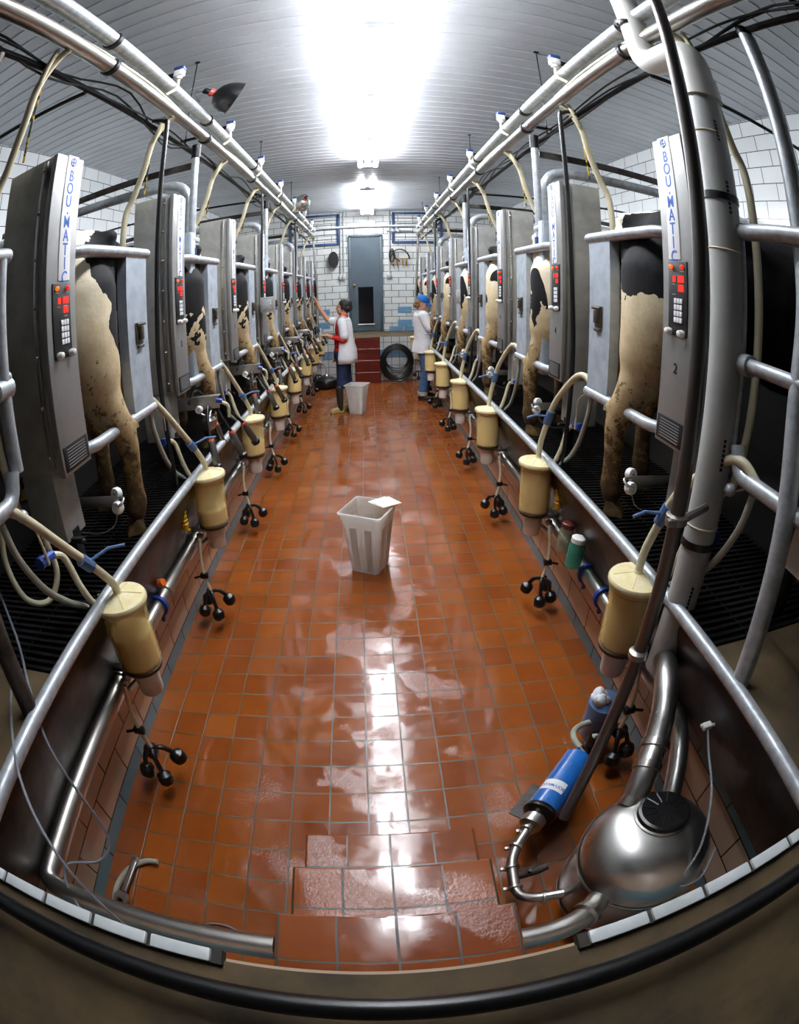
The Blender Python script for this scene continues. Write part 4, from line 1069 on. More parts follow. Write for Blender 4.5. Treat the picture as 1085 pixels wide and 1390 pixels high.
heat_lamp((-0.90, 2.95, 3.27), (0.5, 0.75 + 3.1416 * 0 - 1.9, 0.0), 'black', 'black dish heat lamp with a red ring clamped by the first pulsators')
heat_lamp((-0.86, 7.3, 3.22), (1.25, 0.35, 0.4), 'reflector', 'small silver dish lamp near the far end of the overhead pipes')

# ================================================================= NEAR RIGHT CORNER: PIPES, TANK, PUMP
t = thing('vacuum_riser', 'thick pale plastic pipe rising from the tank elbow to the ceiling', 'pipe', (0.97, 1.14, 0.60))
u = MB(); u.tube([(0, 0, 0), (0.0, 0, 1.75), (0.01, 0, 1.98)], 0.055, 24); u.build('pipe', 'pvc', t)
u = MB(); u.tube(bent([(0.01, 0, 1.97), (0.01, 0, 2.17), (0.02, 0.31, 2.20), (0.02, 0.33, CEIL - 0.60)], 0.09, 8), 0.060, 24); u.tube([(0.01, 0, 1.93), (0.01, 0, 2.02)], 0.066, 24); u.build('upper_bend', 'pvcwhite', t)
u = MB()
for z in (0.50, 1.55, 2.45): u.lathe([(0.056, -0.012), (0.059, -0.012), (0.059, 0.012), (0.056, 0.012)], 24, (0.0, 0 if z < 2 else 0.33, z))
u.build('black_strap', 'black', t)
u = MB()
for z in (0.56, 1.38, 1.78): u.lathe([(0.0555, -0.003), (0.058, 0), (0.0555, 0.003)], 24, (0, 0, z))
u.build('tie', 'hose', t)
u = MB(1)
for (z0, n_) in ((0.25, 9), (0.75, 7), (1.5, 8), (1.75, 6)):
    for i in range(n_): u.box((-0.012 + 0.0, -0.0545, z0 + 0.014 * i), (0.008, 0.003, 0.009))
u.build('printed_marks', 'iron', t, smooth=False)
t = thing('steel_pipe', 'thin dark stainless pipe running down in front of the pale plastic riser', 'pipe', (0.755, 1.0, 0.0))
M['darksteel'] = mat('dull_dark_steel', (112, 108, 106), 0.38, metal=0.85, scale=5, rvar=0.05)
u = MB(); u.tube(cr([(0.08, 0.0, CEIL), (0.055, 0.0, 2.9), (0.02, 0, 2.4), (0.0, 0, 1.7), (0.0, 0.0, 1.1), (-0.01, 0, 0.72), (-0.06, -0.05, 0.48), (-0.17, -0.18, 0.22)], 8), 0.0215, 16); u.build('pipe', 'darksteel', t)
u = MB(); u.tube([(0, 0, z) for z in (1.235, 1.24, 1.26, 1.265)], [0.022, 0.032, 0.032, 0.022], 16); u.box((-0.03, -0.02, 1.25), (0.03, 0.02, 0.02), bev=0.003); u.cyl((0.03, 0, 1.25), (0.15, 0.06, 1.25), 0.012, seg=8)
u.tube([(-0.01, 0, z) for z in (0.80, 0.805, 0.825, 0.83)], [0.022, 0.030, 0.030, 0.022], 16); u.build('clamp', 'steel', t)
# tank
TX, TY = 0.735, 0.50
t = thing('receiver_tank', 'domed stainless receiver tank in the near corner of the pit', 'tank', (TX, TY, 0.0))
u = MB(); u.lathe([(0, 0.09), (0.16, 0.09), (0.21, 0.12), (0.222, 0.16), (0.222, 0.40), (0.214, 0.45), (0.185, 0.497), (0.14, 0.53), (0.08, 0.55), (0, 0.557)], 56); u.build('shell', 'brushed', t)
u = MB(); u.lathe([(0.2225, 0.155), (0.2265, 0.16), (0.2265, 0.172), (0.2225, 0.177)], 56); u.lathe([(0.2225, 0.395), (0.2255, 0.4), (0.2255, 0.41), (0.222, 0.414)], 56); u.build('weld_band', 'steel', t)
u = MB()
for a in (0.5, 2.4, 3.8, 5.4): u.cyl((0.17 * math.cos(a), 0.17 * math.sin(a), 0), (0.17 * math.cos(a), 0.17 * math.sin(a), 0.14), 0.016, seg=10)
u.build('leg', 'steel', t)
lidc = (0.02, 0.06, 0.537)
ax = Vector((0.05, 0.16, 1)).normalized()
u = MB(); u.lathe([(0, 0.028), (0.078, 0.028), (0.086, 0.024), (0.088, 0.012), (0.088, 0.0), (0.084, 0), (0, 0)], 36, lidc, ax); 
for k in range(12): a = 2 * PI * k / 12; q = Vector((0, 0, 1)).rotation_difference(ax); p0 = q @ Vector((0.03 * math.cos(a), 0.03 * math.sin(a), 0.029)); p1 = q @ Vector((0.075 * math.cos(a), 0.075 * math.sin(a), 0.029)); u.tube([Vector(lidc) + p0, Vector(lidc) + p1], 0.003, 5)
u.build('lid', 'black', t)
u = MB(); u.lathe([(0.088, 0.0), (0.094, 0.0), (0.095, 0.008), (0.088, 0.010)], 36, lidc, ax); u.build('lid_rim', 'steel', t)
# elbow from the riser into the tank
u = MB(); u.tube(cr([(0.235, 0.64, 0.60), (0.215, 0.60, 0.665), (0.165, 0.50, 0.685), (0.12, 0.40, 0.655), (0.07, 0.31, 0.60), (0.01, 0.225, 0.555), (-0.03, 0.165, 0.495)], 8), 0.043, 22); u.build('inlet_elbow', 'brushed', t)
u = MB()
for p, q in (((0.07, 0.31, 0.60), (0.055, 0.288, 0.588)), ((0.03, 0.253, 0.57), (0.015, 0.232, 0.558))): u.tube([p, Vector(p).lerp(Vector(q), 0.1), Vector(p).lerp(Vector(q), 0.9), q], [0.044, 0.05, 0.05, 0.044], 20)
u.cyl((-0.022, 0.176, 0.507), (-0.034, 0.158, 0.488), 0.046, 0.05, 20); u.build('clamp', 'steel', t)
# second line behind (from milk line to tank)
u = MB(); u.tube(cr([(0.30, 0.50, 0.46), (0.27, 0.42, 0.47), (0.235, 0.34, 0.465), (0.18, 0.22, 0.42), (0.13, 0.12, 0.36)], 8), 0.036, 16); u.build('side_inlet', 'brushed', t)
# outlet to the step side: the near return pipe meets the tank
t2 = thing('return_line', 'wide stainless pipe from behind the steps curving into the tank', 'pipe', (0.30, 0.306, 0.42))
u = MB(); u.tube(cr([(0.0, 0.0, 0.0), (0.08, 0.0, 0.0), (0.15, 0.012, 0.0), (0.205, 0.04, -0.01), (0.27, 0.10, -0.03)], 8), 0.038, 18); u.build('pipe', 'steel', t2)
u = MB(); u.tube([(0.19, 0.032, -0.008), (0.193, 0.034, -0.008), (0.209, 0.044, -0.012), (0.212, 0.046, -0.012)], [0.039, 0.047, 0.047, 0.039], 18); u.build('clamp', 'steel', t2)
t = thing('level_probe_cable', 'grey cable looping over the tank dome from a white clip', 'cable', (TX, TY, 0.5))
u = MB(); u.tube(cr([(0.22, 0.25, 0.16), (0.20, 0.17, 0.13), (0.16, 0.03, 0.10), (0.09, -0.11, 0.05), (0.02, -0.19, -0.02), (0.10, -0.20, -0.03), (0.19, -0.12, -0.03)], 8), 0.0045, 8); u.build('cable', 'cable', t)
u = MB(); u.box((0.22, 0.26, 0.165), (0.035, 0.025, 0.02), bev=0.004); u.cyl((0.20, 0.27, 0.165), (0.25, 0.255, 0.165), 0.006, seg=6); u.build('clip', 'white', t)
# black box behind the tank and the paper
# pump motor
m0 = Vector((0.725, 1.095, 0.20)); m1 = Vector((0.525, 0.885, 0.20)); md = (m1 - m0).normalized()
t = thing('milk_pump', 'blue pump motor with a white maker label lying by the tank', 'pump', (0.62, 0.98, 0.0))
def rel(p): return Vector(p) - Vector((0.62, 0.98, 0.0))
R0 = 0.062
u = MB(); u.tube([rel(m0 - md * 0.002), rel(m0 + md * 0.006), rel(m1 - md * 0.01), rel(m1)], [R0 * 0.9, R0, R0, R0], 32); u.build('motor', 'bluepaint', t)
u = MB(); u.tube([rel(m1), rel(m1 + md * 0.012), rel(m1 + md * 0.02), rel(m1 + md * 0.035)], [R0 * 0.99, R0 * 1.05, R0 * 1.05, R0 * 0.6], 32); u.build('flange', 'black', t)
u = MB(); a_ = m1 + md * 0.03; u.tube([rel(a_), rel(a_ + md * 0.012), rel(a_ + md * 0.05), rel(a_ + md * 0.055)], [0.03, 0.043, 0.043, 0.03], 24); u.build('pump_head', 'steel', t)
u = MB(); q0 = a_ + md * 0.05; q1 = Vector((0.405, 0.745, 0.20)); u.tube(bent([rel(q0), rel(q1), rel((0.378, 0.68, 0.20)), rel((0.372, 0.57, 0.20)), rel((0.385, 0.535, 0.20)), rel((0.43, 0.515, 0.20)), rel((0.54, 0.50, 0.22))], 0.03, 5), 0.0185, 16); u.build('steel_tube', 'steel', t)
u = MB()
for p, d_ in ((q1, md), (Vector((0.376, 0.66, 0.20)), Vector((0.02, 1, 0)).normalized()), (Vector((0.372, 0.575, 0.20)), Vector((0, 1, 0))), (Vector((0.455, 0.508, 0.203)), Vector((1, -0.2, 0.1)).normalized()), (q0 + md * 0.02, md)):
    u.tube([rel(p - d_ * 0.006), rel(p - d_ * 0.004), rel(p + d_ * 0.004), rel(p + d_ * 0.006)], [0.019, 0.027, 0.027, 0.019], 16)
    u.box(rel(p + Vector((-0.03, 0, 0.0))), (0.016, 0.012, 0.014), bev=0.002)
u.build('pipe_clamp', 'steel', t)
u = MB(); u.tube([rel((0.372, 0.62, 0.20)), rel((0.40, 0.625, 0.19)), rel((0.46, 0.64, 0.17)), rel((0.50, 0.65, 0.17))], [0.012, 0.014, 0.016, 0.014], 12); u.cyl(rel((0.43, 0.63, 0.18)), rel((0.43, 0.63, 0.215)), 0.006, seg=8); u.build('drain_valve', 'rust', t)
u = MB(); u.box(rel((0.62, 0.99, 0.10)), (0.10, 0.20, 0.008), rot=(0, 0, -0.76)); u.box(rel((0.62, 0.99, 0.05)), (0.05, 0.12, 0.10), rot=(0, 0, -0.76)); u.build('base_bracket', 'iron', t, smooth=False)
u = MB(); u.box(rel((0.515, 0.97, 0.135)), (0.085, 0.17, 0.006), rot=(0, 0, -0.76)); u.build('card_plate', 'rust', t, smooth=False)
# label on the motor, bent round the drum
def rolled(name, verts2d, faces, m, parent, rad):
    """wrap flat (u along the axis, v round the drum) onto the motor"""
    side = md.cross(Vector((0, 0, 1))).normalized()
    vs = []
    mid = m0.lerp(m1, 0.70)
    for (uu, vv) in verts2d:
        a = vv / rad + 0.25
        vs.append(rel(mid + md * uu + (Vector((0, 0, 1)) * math.cos(a) + side * math.sin(a)) * rad))
    b = MB(); b.add(vs, faces); return b.build(name, m, parent)
g = [(-0.026 + 0.052 * i / 2, -0.05 + 0.1 * j / 10) for i in range(3) for j in range(11)]
lbl = rolled('maker_label', g, [(i * 11 + j, i * 11 + j + 1, (i + 1) * 11 + j + 1, (i + 1) * 11 + j) for i in range(2) for j in range(10)], 'label', t, R0 + 0.0012)
cu = bpy.data.curves.new('lettering', 'FONT'); cu.body = 'BOU-MATIC'; cu.size = 0.0185; cu.align_x = 'CENTER'; cu.align_y = 'CENTER'; cu.offset = 0.0003
to = bpy.data.objects.new('lettering', cu); COL.objects.link(to)
me_ = bpy.data.meshes.new_from_object(to.evaluated_get(bpy.context.evaluated_depsgraph_get())); bpy.data.objects.remove(to)
rolled('lettering', [(-(v.co.y) + 0.006, -v.co.x * -1.0) for v in me_.vertices], [tuple(p.vertices) for p in me_.polygons], 'inkblue', lbl, R0 + 0.002)
t = thing('pump_hose', 'dull grey hose from the wash plugs to the blue pump', 'hose', (0.72, 1.12, 0.15))
u = MB(); u.tube(cr([(0.02, -0.03, 0.09), (0.0, 0.05, 0.09), (0.03, 0.12, 0.07), (0.12, 0.16, 0.05), (0.24, 0.14, 0.04)], 8), 0.013, 10); u.build('hose', 'hoseclear', t)
u = MB(); u.cyl((0.02, -0.035, 0.088), (0.008, 0.0, 0.09), 0.018, seg=12); u.build('sleeve', 'black', t)
# blue-white drum and rag behind the near plugs
t = thing('filter_housing', 'pale blue canister with a crumpled white cloth behind the pipes', 'canister', (0.90, 1.31, 0.0))
u = MB(); u.lathe([(0, 0.30), (0.05, 0.30), (0.075, 0.28), (0.08, 0.10), (0.07, 0.08), (0, 0.08)], 28); u.cyl((0, 0, 0), (0, 0, 0.1), 0.03, seg=12); u.build('canister', 'clampblue', t)
u = MB()
rr = random.Random(2)
for i in range(7): u.ball((-0.04 + rr.uniform(-0.03, 0.03), -0.02 + rr.uniform(-0.04, 0.04), 0.30 + rr.uniform(-0.01, 0.03)), (rr.uniform(0.02, 0.04), rr.uniform(0.02, 0.035), rr.uniform(0.012, 0.03)), 10, 6, (rr.random(), rr.random(), 0))
u.build('cloth', 'coat', t)

# ================================================================= THINGS IN THE PIT
def bin_(loc, rz, lab, paper=False):
    t = thing('waste_bin', lab, 'bin', loc, rz=rz)
    def ring(h, z, ch):      # square with cut corners
        return [(h, h - ch, z), (h - ch, h, z), (-h + ch, h, z), (-h, h - ch, z), (-h, -h + ch, z), (-h + ch, -h, z), (h - ch, -h, z), (h, -h + ch, z)]
    prof = [(0.088, 0.0, 0.014), (0.094, 0.006, 0.016), (0.128, 0.37, 0.022), (0.134, 0.372, 0.022), (0.138, 0.408, 0.022), (0.146, 0.412, 0.014), (0.148, 0.424, 0.014), (0.138, 0.426, 0.016), (0.134, 0.41, 0.02), (0.092, 0.02, 0.016)]
    u = MB(); vs = []; fs = []
    for (h, z, ch) in prof: vs += ring(h, z, ch)
    for i in range(len(prof) - 1):
        for k in range(8): fs.append((i * 8 + k, i * 8 + (k + 1) % 8, (i + 1) * 8 + (k + 1) % 8, (i + 1) * 8 + k))
    fs.append(tuple(range(8))[::-1]); fs.append(tuple((len(prof) - 1) * 8 + k for k in range(8)))
    u.add(vs, fs)
    # raised panels on the four walls
    for q in range(4):
        a = q * PI / 2
        for (x0, x1) in ((-0.075, -0.028), (0.028, 0.075)):
            pts = []
            for (x, z) in ((x0 * 0.82, 0.03), (x1 * 0.82, 0.03), (x1, 0.33), (x0, 0.33)):
                h = 0.0955 + (0.128 - 0.094) * z / 0.37 + 0.001
                pts.append((x, -h, z))
            P = []
            for (x, yv, z) in pts: P.append((x * math.cos(a) - yv * math.sin(a), x * math.sin(a) + yv * math.cos(a), z))
            Q = []
            for (x, yv, z) in pts:
                yv += 0.006; Q.append((x * math.cos(a) - yv * math.sin(a), x * math.sin(a) + yv * math.cos(a), z))
            u.add(P + Q, [(0, 1, 2, 3), (7, 6, 5, 4), (0, 4, 5, 1), (1, 5, 6, 2), (2, 6, 7, 3), (3, 7, 4, 0)])
    u.build('bin_body', 'binplastic', t, angle=25)
    return t
bn = bin_((-0.028, 3.0, 0), -0.44, 'white ribbed waste bin standing near the steps, paper across its rim')
u = MB()
rr = random.Random(5)
for i in range(22): u.ball((rr.uniform(-0.06, 0.07), rr.uniform(-0.07, 0.06), 0.29 + rr.uniform(0, 0.03)), (rr.uniform(0.015, 0.035), rr.uniform(0.012, 0.03), rr.uniform(0.008, 0.02)), 8, 5, (rr.random(), rr.random(), rr.random()))
o = u.build('bin_waste', 'crumb', loc=(-0.028, 3.0, 0)); tag(o, 'crumpled yellowish waste inside the near white bin', 'waste', kind='stuff')
u = MB(); u.box((0, 0, 0), (0.15, 0.14, 0.004), rot=(0.02, 0.08, 0.75)); u.box((0.012, -0.008, 0.005), (0.145, 0.135, 0.003), rot=(0.0, 0.06, 0.62))
tag(u.build('paper_sheet', 'paper', loc=(0.075, 3.05, 0.432), smooth=False), 'folded white paper lying across the rim of the near bin', 'paper')
bin_((-0.165, 7.28, 0), -0.35, 'white ribbed waste bin in mid-pit close to the woman')
# coil of black hose leaning on the end wall
u = MB(); pts = []
rr = random.Random(8)
for i in range(240):
    a = 2 * PI * i / 24
    lay = i // 24
    R_ = 0.235 + 0.025 * (lay % 4) + rr.uniform(-0.003, 0.003)
    pts.append(((R_ * 0.95) * math.cos(a), -0.02 * (lay // 2) + 0.07 * (1 - math.sin(a)) * -0.5 + rr.uniform(-0.004, 0.004), 0.30 + (R_ + 0.0) * math.sin(a) * 1.08 + (0.03 if math.sin(a) > 0 else 0)))
mn = min(p[2] for p in pts)
pts = [(p[0], p[1], p[2] - mn + 0.025) for p in pts]
u.tube(cr(pts, 1), 0.02, 8)
tag(u.build('coiled_hose', 'black', loc=(0.535, 9.76, 0)), 'big coil of black hose leaning against the tiled pit end wall', 'hose coil')
u = MB()
for (r1, r2, dz) in ((0.20, 0.15, 0.40), (0.205, 0.17, 0.38)):
    u.tube(cr([(-r1 * math.cos(a) * 1.0, -0.02, dz - r2 * math.sin(a)) for a in [PI * i / 10 for i in range(11)]], 3), 0.012, 8)
tag(u.build('hanging_hose_loop', 'black', loc=(0.54, 9.79, 0)), 'two thin black hose loops sagging inside the big coil', 'hose')
# black pail with a steel neck
t = thing('milking_pail', 'low black pail with a steel neck and hose beside the woman', 'pail', (-0.76, 9.35, 0))
u = MB(); u.lathe([(0, 0), (0.19, 0), (0.22, 0.03), (0.225, 0.10), (0.20, 0.16), (0.12, 0.20), (0.05, 0.215), (0, 0.218)], 32); u.build('pail_body', 'black', t)
u = MB(); u.lathe([(0, 0.21), (0.05, 0.212), (0.045, 0.24), (0.02, 0.26), (0, 0.262)], 20); u.build('neck', 'steel', t)
u = MB(); u.tube(cr([(0, 0, 0.25), (0.0, -0.0, 0.36), (-0.05, 0, 0.46), (-0.14, 0, 0.50)], 6), 0.014, 8); u.build('hose', 'hoseclear', t)
# glass jars in the splash panel trough
for (y, z, m, lid, lab, x) in ((2.04, 0.50, 'greenglass', 'white', 'green glass jar with a white lid tucked behind the return pipe', 0.95), (2.20, 0.50, 'clearglass', 'redlid', 'brownish glass jar with a maroon lid behind the green jar', 0.955)):
    t = thing('glass_jar', lab, 'glass jar', (x, y, z)); t.rotation_euler = (0.0, 0.10, 0)
    u = MB(); u.lathe([(0, 0), (0.036, 0), (0.042, 0.008), (0.042, 0.11), (0.036, 0.125), (0.034, 0.14), (0, 0.14)], 24); u.build('glass', m, t)
    u = MB(); u.lathe([(0.030, 0.132), (0.037, 0.132), (0.037, 0.155), (0.033, 0.158), (0, 0.158)], 24); u.build('lid', lid, t)
# wrench, hose offcut, wire loop
t = thing('adjustable_wrench', 'steel adjustable wrench lying on the orange floor tiles', 'wrench', (-1.0, 0.57, 0.03)); t.rotation_euler = (0, 0, -0.12)
u = MB(); u.box((0, 0.04, 0), (0.026, 0.17, 0.012), bev=0.003); u.lathe([(0.008, -0.005), (0.018, -0.005), (0.018, 0.005), (0.008, 0.005)], 18, (0, 0.135, 0)); u.build('handle', 'brushed', t)
u = MB(); u.prism([(-0.02, -0.05), (0.02, -0.05), (0.034, -0.08), (0.030, -0.115), (0.016, -0.12), (0.014, -0.09), (-0.010, -0.085), (-0.016, -0.11), (-0.03, -0.105), (-0.032, -0.075)], -0.007, 0.007, 'z'); u.build('jaw', 'steel', t)
u = MB(); u.tube(cr([(-0.05, -0.16, 0), (-0.06, -0.05, 0.0), (-0.03, 0.06, 0.0), (0.04, 0.13, 0.005), (0.10, 0.145, 0.008)], 8), 0.012, 10)
tag(u.build('hose_offcut', 'hoseclear', loc=(-0.99, 0.58, 0.012)), 'short piece of dull hose curling round the wrench on the floor', 'hose')
u = MB(); u.tube(cr([(-0.10, -0.02, 0.0), (-0.04, 0.055, 0.0), (0.05, 0.06, 0.0), (0.13, 0.0, 0), (0.17, -0.06, 0)], 8), 0.0045, 8); u.tube(cr([(-0.09, -0.03, 0.008), (-0.03, 0.03, 0.008), (0.05, 0.02, 0.006), (0.10, -0.04, 0.004)], 8), 0.0045, 8)
tag(u.build('wire_loop', 'cable', loc=(-0.62, 0.42, 0.006)), 'grey wire loop lying on the floor tiles by the near return pipe', 'wire')
# long grey cables at the near left
u = MB(); u.tube(cr([(-1.46, 1.25, 1.02), (-1.20, 1.02, 0.90), (-1.0, 0.80, 0.895), (-0.90, 0.66, 0.80), (-0.80, 0.56, 0.56), (-0.83, 0.47, 0.50), (-0.92, 0.40, 0.53), (-0.93, 0.33, 0.50), (-0.86, 0.24, 0.48)], 8), 0.005, 8)
tag(u.build('grey_cable', 'cable'), "grey cable looping down from the woman's side deck over the return pipe", 'cable')
u = MB(); u.tube(cr([(-1.15, 0.92, 0.89), (-1.0, 0.66, 0.90), (-0.86, 0.45, 0.88), (-0.72, 0.30, 0.80), (-0.62, 0.22, 0.60)], 8), 0.0048, 8)
tag(u.build('grey_cable', 'cable'), 'straight grey cable crossing the kick rail at the near end', 'cable')
u = MB(); u.tube(cr([(-1.22, 1.20, 1.28), (-1.26, 1.17, 1.1), (-1.22, 1.17, 0.95), (-1.16, 1.24, 0.90), (-1.12, 1.30, 0.98), (-1.13, 1.30, 1.12)], 8), 0.012, 10)
tag(u.build('hose_loop', 'hose'), 'cream hose loop hanging above the grating beside the first control box', 'hose')
# nearest hoses on the woman's side come from the near gate frame

# ================================================================= COWS
def remesh(mb, voxel, smooth_it=6, factor=0.5, sy=1):
    me = bpy.data.meshes.new('tmp')
    vs = [(v[0], sy * v[1], v[2]) for v in mb.v]
    fs = [f[::-1] for f in mb.f] if sy < 0 else mb.f
    me.from_pydata(vs, [], fs); me.update()
    o = bpy.data.objects.new('tmp', me); COL.objects.link(o)
    md_ = o.modifiers.new('r', 'REMESH'); md_.mode = 'VOXEL'; md_.voxel_size = voxel; md_.use_smooth_shade = True
    if smooth_it:
        ms = o.modifiers.new('s', 'SMOOTH'); ms.iterations = smooth_it; ms.factor = factor
    dg = bpy.context.evaluated_depsgraph_get()
    res = bpy.data.meshes.new_from_object(o.evaluated_get(dg))
    bpy.data.objects.remove(o)
    res.polygons.foreach_set('use_smooth', [True] * len(res.polygons))
    return res
def loft_x(st, seg=24):
    """closed tube of ellipses: (x, y, z, half width, half height)"""
    vs = []; fs = []
    for (x, y, z, a, b) in st:
        for k in range(seg):
            t = 2 * PI * k / seg
            vs.append((x, y + a * math.cos(t), z + b * math.sin(t)))
    n = len(st)
    for i in range(n - 1):
        for k in range(seg):
            k2 = (k + 1) % seg
            fs.append((i * seg + k, i * seg + k2, (i + 1) * seg + k2, (i + 1) * seg + k))
    fs.append(tuple(range(seg))[::-1]); fs.append(tuple((n - 1) * seg + k for k in range(seg)))
    return vs, fs
def chain(mb, pts, seg=14):
    """tapered limb: (x, y, z, r) with balls at the joints"""
    P = [Vector(p[:3]) for p in pts]; R_ = [p[3] for p in pts]
    mb.tube(P, R_, seg)
    for p, r_ in zip(P, R_): mb.ball(p, r_ * 0.99, 12, 8)
cow = MB()
WID = 1.16
cow.add(*loft_x([(-0.15, 0, 1.15, 0.05, 0.07), (-0.13, 0, 1.15, 0.13, 0.15), (-0.05, 0, 1.12, 0.19, 0.22), (0.08, 0, 1.09, 0.235, 0.27), (0.28, 0, 1.05, 0.25, 0.31), (0.6, 0, 1.0, 0.29, 0.36), (0.95, 0, 1.0, 0.29, 0.36), (1.25, 0, 1.03, 0.22, 0.31), (1.42, -0.02, 1.08, 0.14, 0.22), (1.46, -0.03, 1.10, 0.06, 0.10)]))
for y in (-1, 1):
    off = 0.0 if y < 0 else 0.10
    f2 = off
    chain(cow, [(0.10, y * 0.10, 1.20, 0.15), (0.04, y * 0.135, 1.02, 0.180), (0.04 + f2 * 0.2, y * 0.155, 0.84, 0.172), (0.0 + f2 * 0.5, y * 0.16, 0.69, 0.140), (-0.03 + f2 * 0.8, y * 0.165, 0.58, 0.100), (-0.09 + f2, y * 0.172, 0.47, 0.066), (-0.125 + f2, y * 0.175, 0.38, 0.052), (-0.12 + f2, y * 0.175, 0.25, 0.042), (-0.115 + f2, y * 0.175, 0.14, 0.046), (-0.105 + f2, y * 0.175, 0.09, 0.052)], 20)
    chain(cow, [(0.20, y * 0.15, 0.98, 0.16), (0.20, y * 0.155, 0.80, 0.12), (0.08 + f2 * 0.5, y * 0.16, 0.68, 0.08)], 18)
    chain(cow, [(-0.115 + f2, y * 0.175, 0.43, 0.044), (-0.155 + f2, y * 0.175, 0.46, 0.028)])
    chain(cow, [(-0.155 + f2, y * 0.175, 0.13, 0.02), (-0.145 + f2, y * 0.195, 0.12, 0.018)], 8)
    cow.ball((-0.10, y * 0.10, 1.27), (0.05, 0.045, 0.04)); cow.ball((0.36, y * 0.22, 1.30), (0.07, 0.05, 0.05))
    chain(cow, [(1.22, y * 0.13, 0.98, 0.14), (1.20, y * 0.15, 0.72, 0.09), (1.18, y * 0.15, 0.46, 0.058), (1.18, y * 0.15, 0.42, 0.055), (1.18, y * 0.15, 0.22, 0.036), (1.19, y * 0.15, 0.09, 0.045)])
    chain(cow, [(0.22, y * 0.08, 0.72, 0.10), (0.20, y * 0.08, 0.62, 0.05)])
    for dx in (0.16, 0.27): chain(cow, [(dx, y * 0.07, 0.62, 0.022), (dx, y * 0.075, 0.54, 0.014)], 8)
cow.ball((0.24, 0, 0.70), (0.20, 0.15, 0.12), 20, 12)
chain(cow, [(1.35, 0, 1.10, 0.20), (1.50, -0.14, 1.14, 0.15), (1.54, -0.32, 1.16, 0.12), (1.52, -0.44, 1.14, 0.115), (1.47, -0.56, 1.07, 0.095), (1.43, -0.68, 0.98, 0.068), (1.42, -0.72, 0.95, 0.06)])
for y in (0, 1):
    cow.ball((1.44 + 0.18 * y, -0.42, 1.20), (0.07, 0.02, 0.035), 12, 8, (0, -0.3 + 0.6 * y, 0))
cow.v = [(v[0], v[1] * WID, v[2]) for v in cow.v]
hoofs = MB()
for (x, y) in ((-0.095, -0.175), (0.005, 0.175), (1.20, -0.15), (1.20, 0.15)):
    for dy in (-0.021, 0.021):
        hoofs.prism([(-0.035, 0), (0.055, 0), (0.04, 0.03), (0.0, 0.065), (-0.03, 0.06)], -0.018, 0.018, 'y')
        n_ = 10
        hoofs.v[-n_:] = [(v[0] + x, v[1] + y * WID + dy, v[2]) for v in hoofs.v[-n_:]]
tail = MB(); chain(tail, [(-0.06, 0.0, 1.30, 0.036), (-0.15, 0.005, 1.235, 0.026), (-0.17, 0.01, 1.05, 0.016), (-0.165, 0.02, 0.80, 0.013), (-0.16, 0.025, 0.62, 0.022), (-0.155, 0.03, 0.46, 0.026), (-0.15, 0.03, 0.36, 0.008)])
cowmesh = {s: remesh(cow, 0.020, 8, sy=s) for s in (-1, 1)}
tailmesh = {s: remesh(tail, 0.008, 3, sy=s) for s in (-1, 1)}
for s in (-1, 1):
    cowmesh[s].materials.clear(); cowmesh[s].materials.append(None)
    tailmesh[s].materials.clear(); tailmesh[s].materials.append(None)
hoofmesh = {}
for s in (-1, 1):
    h2 = MB(); h2.add([(v[0], s * v[1], v[2]) for v in hoofs.v], [f[::-1] for f in hoofs.f] if s < 0 else hoofs.f); hoofmesh[s] = [q.mesh('hoof', 'hoof') for q in h2.split()]
# coats: (patch centre, radius); y is mirrored for the other row
CM = {
 (-1, 0): cow_mat('coat_left_first', [((-0.16, 0.14, 1.12), 0.23), ((-0.20, 0.10, 0.92), 0.23), ((-0.12, -0.10, 1.05), 0.26), ((0.0, -0.20, 1.05), 0.24), ((0.10, -0.28, 1.1), 0.32), ((0.80, 0.0, 1.15), 0.48), ((1.4, 0, 1.0), 0.45)], None),
 (1, 0): cow_mat('coat_right_first', [((0.05, -0.24, 1.12), 0.24), ((0.34, -0.30, 1.15), 0.30), ((-0.14, -0.04, 1.12), 0.09), ((0.85, -0.1, 1.1), 0.55), ((1.4, 0, 1.1), 0.4)], None),
}
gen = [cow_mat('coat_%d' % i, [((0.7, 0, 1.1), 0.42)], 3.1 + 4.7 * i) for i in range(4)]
ANG = math.radians(34)
for s in (-1, 1):
    proto = None
    for k in range(N):
        loc = (s * 1.20, Y0 + 0.60 + D * k, DECK + 0.016)
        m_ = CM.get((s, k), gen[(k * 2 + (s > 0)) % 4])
        coat = 'black and white dairy cow'
        lab = '%s, rump beside the %s control box, %s' % (coat, nth(k), SIDEN[s])
        o = bpy.data.objects.new('dairy_cow', cowmesh[s]); COL.objects.link(o)
        o.location = loc; o.rotation_euler = (0, 0, -ANG if s > 0 else PI + ANG)
        tag(o, lab, 'cow', 'dairy cows in the row on the ' + SIDEN[s])
        c1_ = bpy.data.objects.new('tail', tailmesh[s]); COL.objects.link(c1_); c1_.parent = o
        for hm_ in hoofmesh[s]:
            h1_ = bpy.data.objects.new('hoof', hm_); COL.objects.link(h1_); h1_.parent = o
        for q in (o, c1_): q.material_slots[0].link = 'OBJECT'; q.material_slots[0].material = m_

